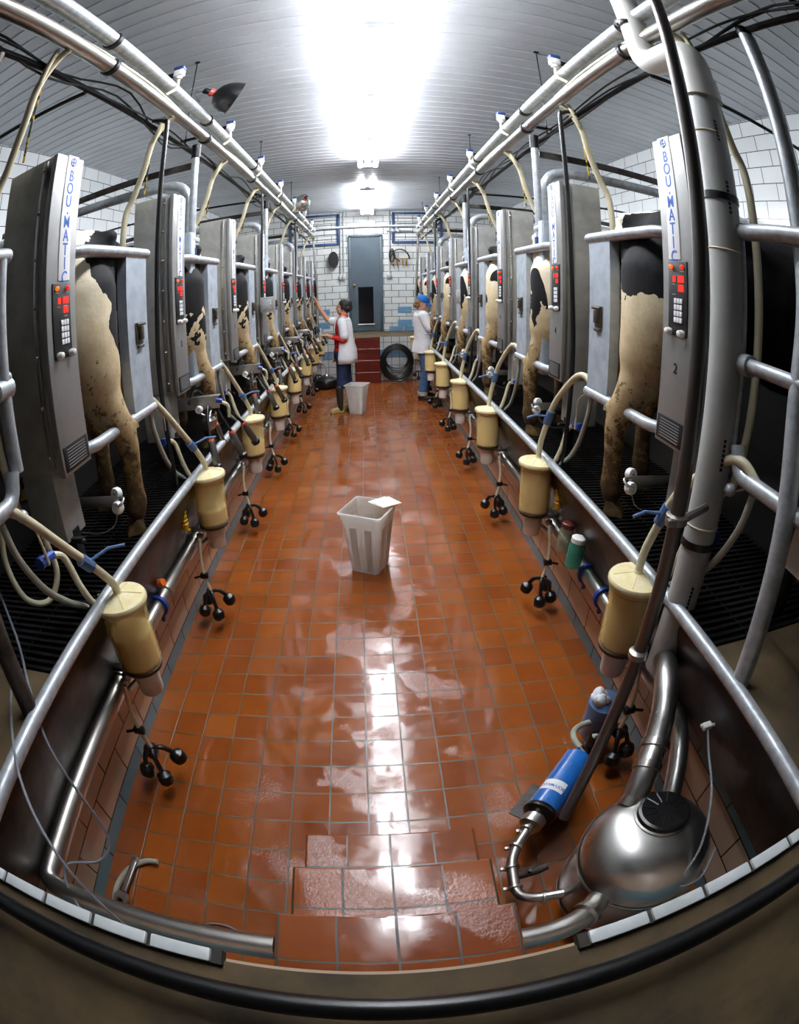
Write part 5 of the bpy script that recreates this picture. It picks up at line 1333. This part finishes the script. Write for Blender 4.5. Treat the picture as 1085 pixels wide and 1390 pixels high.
# ================================================================= PEOPLE
def hand(mb, wrist, dirv, up, curl, size=1.0, side=1):
    """palm, four unequal bent fingers and a thumb from the side of the palm"""
    w_ = Vector(wrist); d_ = Vector(dirv).normalized(); up = Vector(up); n_ = (up - d_ * up.dot(d_)).normalized(); x_ = d_.cross(n_).normalized() * side
    S_ = size
    mb.tube([w_, w_ + d_ * 0.03 * S_], [0.026 * S_, 0.030 * S_], 12)
    for i in range(4):
        b = w_ + x_ * (0.030 - 0.020 * i) * S_
        mb.tube([w_ + x_ * (0.014 - 0.009 * i) * S_ + d_ * 0.01 * S_, b + d_ * 0.085 * S_], [0.018 * S_, 0.0125 * S_], 10)
        L_ = (0.070, 0.080, 0.074, 0.056)[i] * S_
        p = b + d_ * 0.082 * S_; dd = d_.copy(); pts = [p]; a = curl
        for j, fr in enumerate((0.45, 0.32, 0.23)):
            dd = (dd * math.cos(a) - n_ * math.sin(a)).normalized(); p = p + dd * L_ * fr; pts.append(p)
            a = curl * 0.9; n2_ = n_
        mb.tube(pts, [0.0095 * S_, 0.009 * S_, 0.008 * S_, 0.007 * S_], 8)
        for q, r_ in zip(pts, (0.0095, 0.009, 0.008, 0.007)): mb.ball(q, r_ * S_, 8, 6)
    t0 = w_ + x_ * 0.022 * S_ + d_ * 0.02 * S_; t1 = t0 + (x_ * 0.8 + d_ * 0.7 - n_ * 0.2).normalized() * 0.04 * S_; t2 = t1 + (x_ * 0.2 + d_ * 0.9 - n_ * 0.4).normalized() * 0.03 * S_; t3 = t2 + (d_ * 0.9 - n_ * 0.5).normalized() * 0.022 * S_
    mb.tube([t0, t1, t2, t3], [0.014 * S_, 0.0115 * S_, 0.010 * S_, 0.008 * S_], 8)
    for q in (t1, t2, t3): mb.ball(q, 0.0095 * S_, 8, 6)
def head(mb, c, face, tilt=0.0, sc=1.0):
    """skull, jaw, nose, ears; face = direction the face looks (unit, horizontal)"""
    c = Vector(c); f = Vector(face).normalized(); up = Vector((0, 0, 1)); r_ = f.cross(up).normalized()
    f2 = (f * math.cos(tilt) - up * math.sin(tilt)).normalized(); u2 = r_.cross(f2).normalized()
    def P(a, b, z): return c + (f2 * a + r_ * b + u2 * z) * sc
    yaw = math.atan2(f2.y, f2.x); e = (0, tilt, yaw)
    mb.ball(P(-0.012, 0, 0.028), (0.098 * sc, 0.076 * sc, 0.092 * sc), 24, 16, e)
    mb.ball(P(0.03, 0, -0.035), (0.062 * sc, 0.056 * sc, 0.078 * sc), 20, 14, e)
    mb.ball(P(0.062, 0, -0.088), (0.026 * sc, 0.026 * sc, 0.02 * sc), 14, 10, e)
    mb.tube([P(0.085, 0, 0.022), P(0.100, 0, -0.005), P(0.108, 0, -0.022)], [0.008 * sc, 0.011 * sc, 0.013 * sc], 10); mb.ball(P(0.104, 0, -0.024), 0.0135 * sc, 10, 8)
    mb.ball(P(0.086, 0, -0.052), (0.012 * sc, 0.024 * sc, 0.007 * sc), 12, 8, e); mb.ball(P(0.084, 0, -0.063), (0.012 * sc, 0.020 * sc, 0.007 * sc), 12, 8, e)
    mb.ball(P(0.080, 0, 0.034), (0.012 * sc, 0.045 * sc, 0.010 * sc), 12, 8, e)
    for q in (-1, 1):
        mb.ball(P(-0.005, q * 0.076, -0.005), (0.018 * sc, 0.007 * sc, 0.030 * sc), 12, 8, (e[0] + 0.15 * q, e[1], e[2]))
        mb.ball(P(0.055, q * 0.040, -0.018), (0.026 * sc, 0.02 * sc, 0.022 * sc), 12, 8, e)
    return P, e
def person_mesh(mb, name, m, parent, voxel, it=3, label=None):
    me = remesh(mb, voxel, it); me.materials.clear(); me.materials.append(M[m])
    o = bpy.data.objects.new(name, me); COL.objects.link(o)
    if parent: o.parent = parent
    if label: o['label'] = label
    return o

# --- the woman: white smock over a red top, reaching towards the boxes
W = (-0.36, 7.48, 0.0)
b = MB()
hp = (0.03, 0.0, 1.535)
P_, e_ = head(b, hp, (-1, 0.25, 0), -0.06, 0.98)
chain(b, [(0.035, 0, 1.47, 0.052), (0.03, 0, 1.38, 0.055)])
b.ball((0.02, 0, 1.24), (0.10, 0.16, 0.20), 20, 14); b.ball((0.02, 0, 1.02), (0.10, 0.14, 0.16), 20, 14); b.ball((0.01, 0, 0.86), (0.125, 0.155, 0.13), 20, 14)
# near arm bent forward holding a bottle; far arm raised to the controls
chain(b, [(0.01, -0.17, 1.33, 0.045), (0.04, -0.20, 1.12, 0.040), (0.03, -0.195, 1.07, 0.038), (-0.14, -0.13, 1.115, 0.030), (-0.20, -0.10, 1.14, 0.024)])
chain(b, [(0.0, 0.15, 1.34, 0.045), (-0.15, 0.22, 1.33, 0.040), (-0.22, 0.235, 1.36, 0.037), (-0.33, 0.22, 1.54, 0.028), (-0.355, 0.215, 1.60, 0.023)])
hand(b, (-0.20, -0.10, 1.14), (-1, 0.2, 0.10), (0, 0, 1), 0.75, 0.95, 1)
hand(b, (-0.355, 0.215, 1.60), (-0.35, 0.0, 1), (1, 0.2, 0), 0.28, 0.95, 1)
chain(b, [(0.01, -0.09, 0.84, 0.090), (0.00, -0.09, 0.66, 0.075), (-0.02, -0.10, 0.48, 0.055), (-0.02, -0.11, 0.34, 0.05), (-0.06, -0.13, 0.10, 0.038), (-0.06, -0.13, 0.07, 0.036)])
chain(b, [(0.01, 0.09, 0.84, 0.090), (0.03, 0.09, 0.66, 0.075), (0.05, 0.09, 0.48, 0.055), (0.06, 0.09, 0.34, 0.05), (0.09, 0.09, 0.10, 0.038), (0.09, 0.09, 0.07, 0.036)])
woman = person_mesh(b, 'person', 'skin', None, 0.0065, 2)
woman.location = W
tag(woman, 'dark-haired person in a white smock over a red top, one arm raised to the controls', 'person')
u = MB()
for q in (-1, 1): u.ball(P_(0.083, q * 0.030, 0.014), 0.0085, 8, 6)
u.build('eye', 'blackmatt', woman)
u = MB(); rr = random.Random(4)
u.ball(P_(-0.03, 0, 0.055), (0.098, 0.090, 0.085), 18, 12, e_); u.ball(P_(-0.06, 0, 0.0), (0.062, 0.076, 0.075), 18, 12, e_)
for i in range(60):
    a = rr.uniform(0, 2 * PI); z = rr.uniform(-0.04, 0.12); r_ = 0.085 * math.sqrt(max(0.05, 1 - ((z - 0.03) / 0.11) ** 2))
    x = r_ * math.cos(a) - 0.03
    if x > 0.02 and z < 0.07: continue
    u.ball(P_(x, r_ * math.sin(a), z), rr.uniform(0.012, 0.024), 8, 6)
person_mesh(u, 'hair', 'hairdark', woman, 0.008, 1)
u = MB(); u.ball((0.015, 0, 1.22), (0.112, 0.172, 0.20), 20, 14); chain(u, [(0.03, 0, 1.40, 0.066), (0.03, 0, 1.36, 0.07)]); u.ball((0.0, 0, 1.02), (0.115, 0.145, 0.16), 20, 14); u.ball((-0.0, 0, 0.90), (0.12, 0.15, 0.08), 20, 14)
chain(u, [(0.0, -0.17, 1.32, 0.056), (0.04, -0.20, 1.12, 0.050), (0.03, -0.195, 1.065, 0.047), (-0.10, -0.145, 1.11, 0.040)])
person_mesh(u, 'red_top', 'redshirt', woman, 0.009, 3)
u = MB()
# smock: open at the front, hanging to the hips, short sleeves
seg = 30; rows_ = [(1.385, 0.07, 0.10, 0.03), (1.36, 0.10, 0.165, 0.02), (1.30, 0.118, 0.192, 0.02), (1.20, 0.128, 0.188, 0.025), (1.05, 0.13, 0.175, 0.03), (0.92, 0.16, 0.198, 0.035), (0.80, 0.172, 0.206, 0.03), (0.72, 0.175, 0.21, 0.03)]
vs = []; fs = []
for (z, ax_, ay_, cx_) in rows_:
    for k in range(seg + 1):
        a = PI + 0.42 + 0.62 + (2 * PI - 1.24) * k / seg            # gap faces -x
        wv = 1 + 0.03 * math.sin(5 * a + z * 9)
        vs.append((cx_ + ax_ * wv * math.cos(a), ay_ * wv * math.sin(a), z))
n1 = seg + 1
for i in range(len(rows_) - 1):
    for k in range(seg): fs.append((i * n1 + k, i * n1 + k + 1, (i + 1) * n1 + k + 1, (i + 1) * n1 + k))
sh = MB(); sh.add(vs, fs)
sm_ = sh.build('smock', 'coat', woman); so = sm_.modifiers.new('s', 'SOLIDIFY'); so.thickness = 0.012; so.offset = 0
u = MB(); chain(u, [(0.015, -0.165, 1.33, 0.075), (0.035, -0.19, 1.20, 0.070), (0.04, -0.20, 1.13, 0.068)]); person_mesh(u, 'sleeve', 'coat', woman, 0.01, 3)
u = MB(); chain(u, [(0.0, 0.15, 1.34, 0.075), (-0.10, 0.20, 1.325, 0.068), (-0.15, 0.222, 1.33, 0.066)])
person_mesh(u, 'sleeve', 'coat', woman, 0.01, 3)
u = MB(); u.ball((0.01, 0, 0.86), (0.138, 0.165, 0.13), 20, 14)
chain(u, [(0.01, -0.085, 0.82, 0.105), (0.00, -0.09, 0.66, 0.088), (-0.02, -0.10, 0.48, 0.072), (-0.02, -0.108, 0.40, 0.076)])
chain(u, [(0.01, 0.085, 0.82, 0.105), (0.03, 0.09, 0.66, 0.088), (0.05, 0.09, 0.48, 0.072), (0.06, 0.09, 0.32, 0.076)])
person_mesh(u, 'trousers', 'jeansdark', woman, 0.01, 4)
def boot(pfx, ank, toe, m1, m2, parent, tall):
    u = MB(); A = Vector(ank); T = Vector(toe)
    chain(u, [(A.x + 0.0, A.y, tall, 0.060), (A.x, A.y, tall * 0.6 + 0.04, 0.055), (A.x, A.y, 0.11, 0.045), (A.x, A.y, 0.05, 0.046)])
    o_ = person_mesh(u, pfx, m1, parent, 0.009, 3)
    u = MB(); d_ = (T - A); d_.z = 0
    chain(u, [(A.x - d_.x * 0.25, A.y - d_.y * 0.25, 0.038, 0.036), (A.x + d_.x * 0.4, A.y + d_.y * 0.4, 0.045, 0.042), (A.x + d_.x * 0.8, A.y + d_.y * 0.8, 0.036, 0.036), (A.x + d_.x, A.y + d_.y, 0.032, 0.030)])
    u.box((A.x + d_.x * 0.38, A.y + d_.y * 0.38, 0.008), (abs(d_.length) * 1.45, 0.075, 0.016), rot=(0, 0, math.atan2(d_.y, d_.x)))
    person_mesh(u, 'foot', m2, o_, 0.008, 2)
    return o_
boot('boot', (-0.05, -0.13, 0), (-0.17, -0.17, 0), 'boot', 'bootsole', woman, 0.36)
boot('boot', (0.085, 0.09, 0), (-0.04, 0.08, 0), 'boot', 'bootsole', woman, 0.33)
t = thing('spray_bottle', 'small clear bottle held in the red-sleeved hand of the person in the smock', 'bottle', (W[0] - 0.295, W[1] - 0.085, 1.07))
u = MB(); u.lathe([(0, 0), (0.026, 0), (0.028, 0.01), (0.028, 0.10), (0.012, 0.13), (0.012, 0.15), (0, 0.15)], 18); u.build('bottle', 'hoseclear', t)
u = MB(); u.cyl((0, 0, 0.15), (0, 0, 0.19), 0.009, 0.006, 10); u.build('spout', 'white', t)

# --- the capped person at the stalls
W2 = (0.86, 8.12, 0.0)
b = MB()
P_, e_ = head(b, (-0.02, -0.02, 1.55), (1, -0.15, 0), 0.42, 1.0)
chain(b, [(-0.03, 0, 1.47, 0.055), (-0.035, 0, 1.40, 0.06)])
b.ball((-0.02, 0, 1.25), (0.115, 0.175, 0.20), 20, 14); b.ball((0.0, 0, 1.02), (0.11, 0.15, 0.16), 20, 14); b.ball((0.0, 0, 0.90), (0.12, 0.155, 0.13), 20, 14)
chain(b, [(0.0, -0.19, 1.36, 0.052), (0.08, -0.22, 1.15, 0.046), (0.11, -0.215, 1.12, 0.043), (0.24, -0.15, 1.20, 0.032), (0.29, -0.12, 1.22, 0.026)])
chain(b, [(0.0, 0.18, 1.36, 0.052), (0.10, 0.21, 1.17, 0.046), (0.13, 0.20, 1.15, 0.043), (0.27, 0.12, 1.24, 0.032), (0.31, 0.10, 1.26, 0.026)])
hand(b, (0.29, -0.12, 1.22), (1, 0.3, 0.1), (0, -0.3, 1), 0.6, 1.0, -1)
hand(b, (0.31, 0.10, 1.26), (1, -0.1, 0.1), (0, 0.3, 1), 0.6, 1.0, 1)
chain(b, [(0.0, -0.09, 0.86, 0.095), (0.02, -0.10, 0.68, 0.08), (0.03, -0.10, 0.49, 0.058), (0.01, -0.10, 0.34, 0.055), (-0.03, -0.11, 0.10, 0.042), (-0.03, -0.11, 0.07, 0.04)])
chain(b, [(0.0, 0.09, 0.86, 0.095), (0.05, 0.10, 0.68, 0.08), (0.08, 0.10, 0.49, 0.058), (0.06, 0.10, 0.34, 0.055), (0.02, 0.11, 0.10, 0.042), (0.02, 0.11, 0.07, 0.04)])
man = person_mesh(b, 'person', 'skin', None, 0.0065, 2)
man.location = W2
tag(man, 'person in a blue cap, white shirt and faded jeans working at the stalls', 'person')
u = MB()
for q in (-1, 1): u.ball(P_(0.083, q * 0.030, 0.014), 0.0085, 8, 6)
u.build('eye', 'blackmatt', man)
u = MB(); u.ball(P_(-0.035, 0, 0.02), (0.088, 0.086, 0.088), 18, 12, e_); u.ball(P_(-0.07, 0, -0.045), (0.05, 0.07, 0.06), 18, 12, e_)
rr = random.Random(9)
for i in range(40): u.ball(P_(rr.uniform(-0.10, -0.01), rr.uniform(-0.075, 0.075), rr.uniform(-0.09, -0.01)), rr.uniform(0.012, 0.02), 8, 6)
person_mesh(u, 'hair', 'hairblond', man, 0.008, 1)
u = MB(); u.ball(P_(-0.01, 0, 0.072), (0.108, 0.094, 0.075), 22, 14, e_)
u.ball(P_(-0.01, 0, 0.15), 0.009, 8, 6)
cap = person_mesh(u, 'cap', 'capblue', man, 0.007, 2)
u = MB(); prof_ = []
vs = []; fs = []
for i in range(9):
    a = -0.95 + 1.9 * i / 8
    for (r0, dz) in ((0.085, 0.055), (0.188 - 0.03 * abs(a), 0.030)):
        vs.append(P_(r0 * math.cos(a) - 0.01, r0 * math.sin(a) * 0.9, dz + 0.0 - 0.015 * abs(a)))
for i in range(8): fs.append((2 * i, 2 * i + 1, 2 * i + 3, 2 * i + 2))
u.add(vs, fs); br_ = u.build('cap_brim', 'capblue', cap); so = br_.modifiers.new('s', 'SOLIDIFY'); so.thickness = 0.006
u = MB()
vs = []; fs = []
RW = [(1.445, 0.060, 0.070, -0.035), (1.41, 0.095, 0.150, -0.03), (1.36, 0.125, 0.195, -0.02), (1.25, 0.140, 0.200, -0.01), (1.10, 0.142, 0.188, 0.0), (0.98, 0.148, 0.186, 0.005), (0.86, 0.172, 0.206, 0.005), (0.76, 0.182, 0.218, 0.005)]
for (z, a1, a2, cx_) in RW:
    for k in range(28):
        a = 2 * PI * k / 28; wv = 1 + 0.03 * math.sin(4 * a + 11 * z)
        vs.append((cx_ + a1 * wv * math.cos(a), a2 * wv * math.sin(a), z))
for i in range(len(RW) - 1):
    for k in range(28): fs.append(((i + 1) * 28 + k, (i + 1) * 28 + (k + 1) % 28, i * 28 + (k + 1) % 28, i * 28 + k))
fs.append(tuple(range(28))); fs.append(tuple((len(RW) - 1) * 28 + k for k in range(28))[::-1])
u.add(vs, fs)
chain(u, [(-0.005, -0.185, 1.36, 0.082), (0.04, -0.205, 1.24, 0.078), (0.075, -0.22, 1.17, 0.074)]); chain(u, [(-0.005, 0.18, 1.36, 0.082), (0.05, 0.195, 1.25, 0.078), (0.09, 0.21, 1.19, 0.074)])
person_mesh(u, 'shirt', 'coat', man, 0.009, 4)
u = MB(); u.ball((0.0, 0, 0.86), (0.135, 0.17, 0.11), 20, 14)
chain(u, [(0.0, -0.09, 0.84, 0.11), (0.02, -0.10, 0.68, 0.095), (0.03, -0.10, 0.49, 0.080), (0.01, -0.10, 0.34, 0.076), (-0.02, -0.11, 0.14, 0.072)])
chain(u, [(0.0, 0.09, 0.84, 0.11), (0.05, 0.10, 0.68, 0.095), (0.08, 0.10, 0.49, 0.080), (0.06, 0.10, 0.34, 0.076), (0.03, 0.11, 0.14, 0.072)])
person_mesh(u, 'jeans', 'jeans', man, 0.01, 3)
u = MB(); 
for (x, y, z) in ((-0.025, -0.11, 0.11), (0.025, 0.11, 0.11)): u.lathe([(0.062, -0.03), (0.080, -0.03), (0.080, 0.03), (0.062, 0.03)], 20, (x, y, z))
u.build('turn_up', 'hoseclear', man)
boot('shoe', (-0.03, -0.11, 0), (0.12, -0.15, 0), 'shoe', 'shoe', man, 0.10)
boot('shoe', (0.02, 0.11, 0), (0.17, 0.10, 0), 'shoe', 'shoe', man, 0.10)
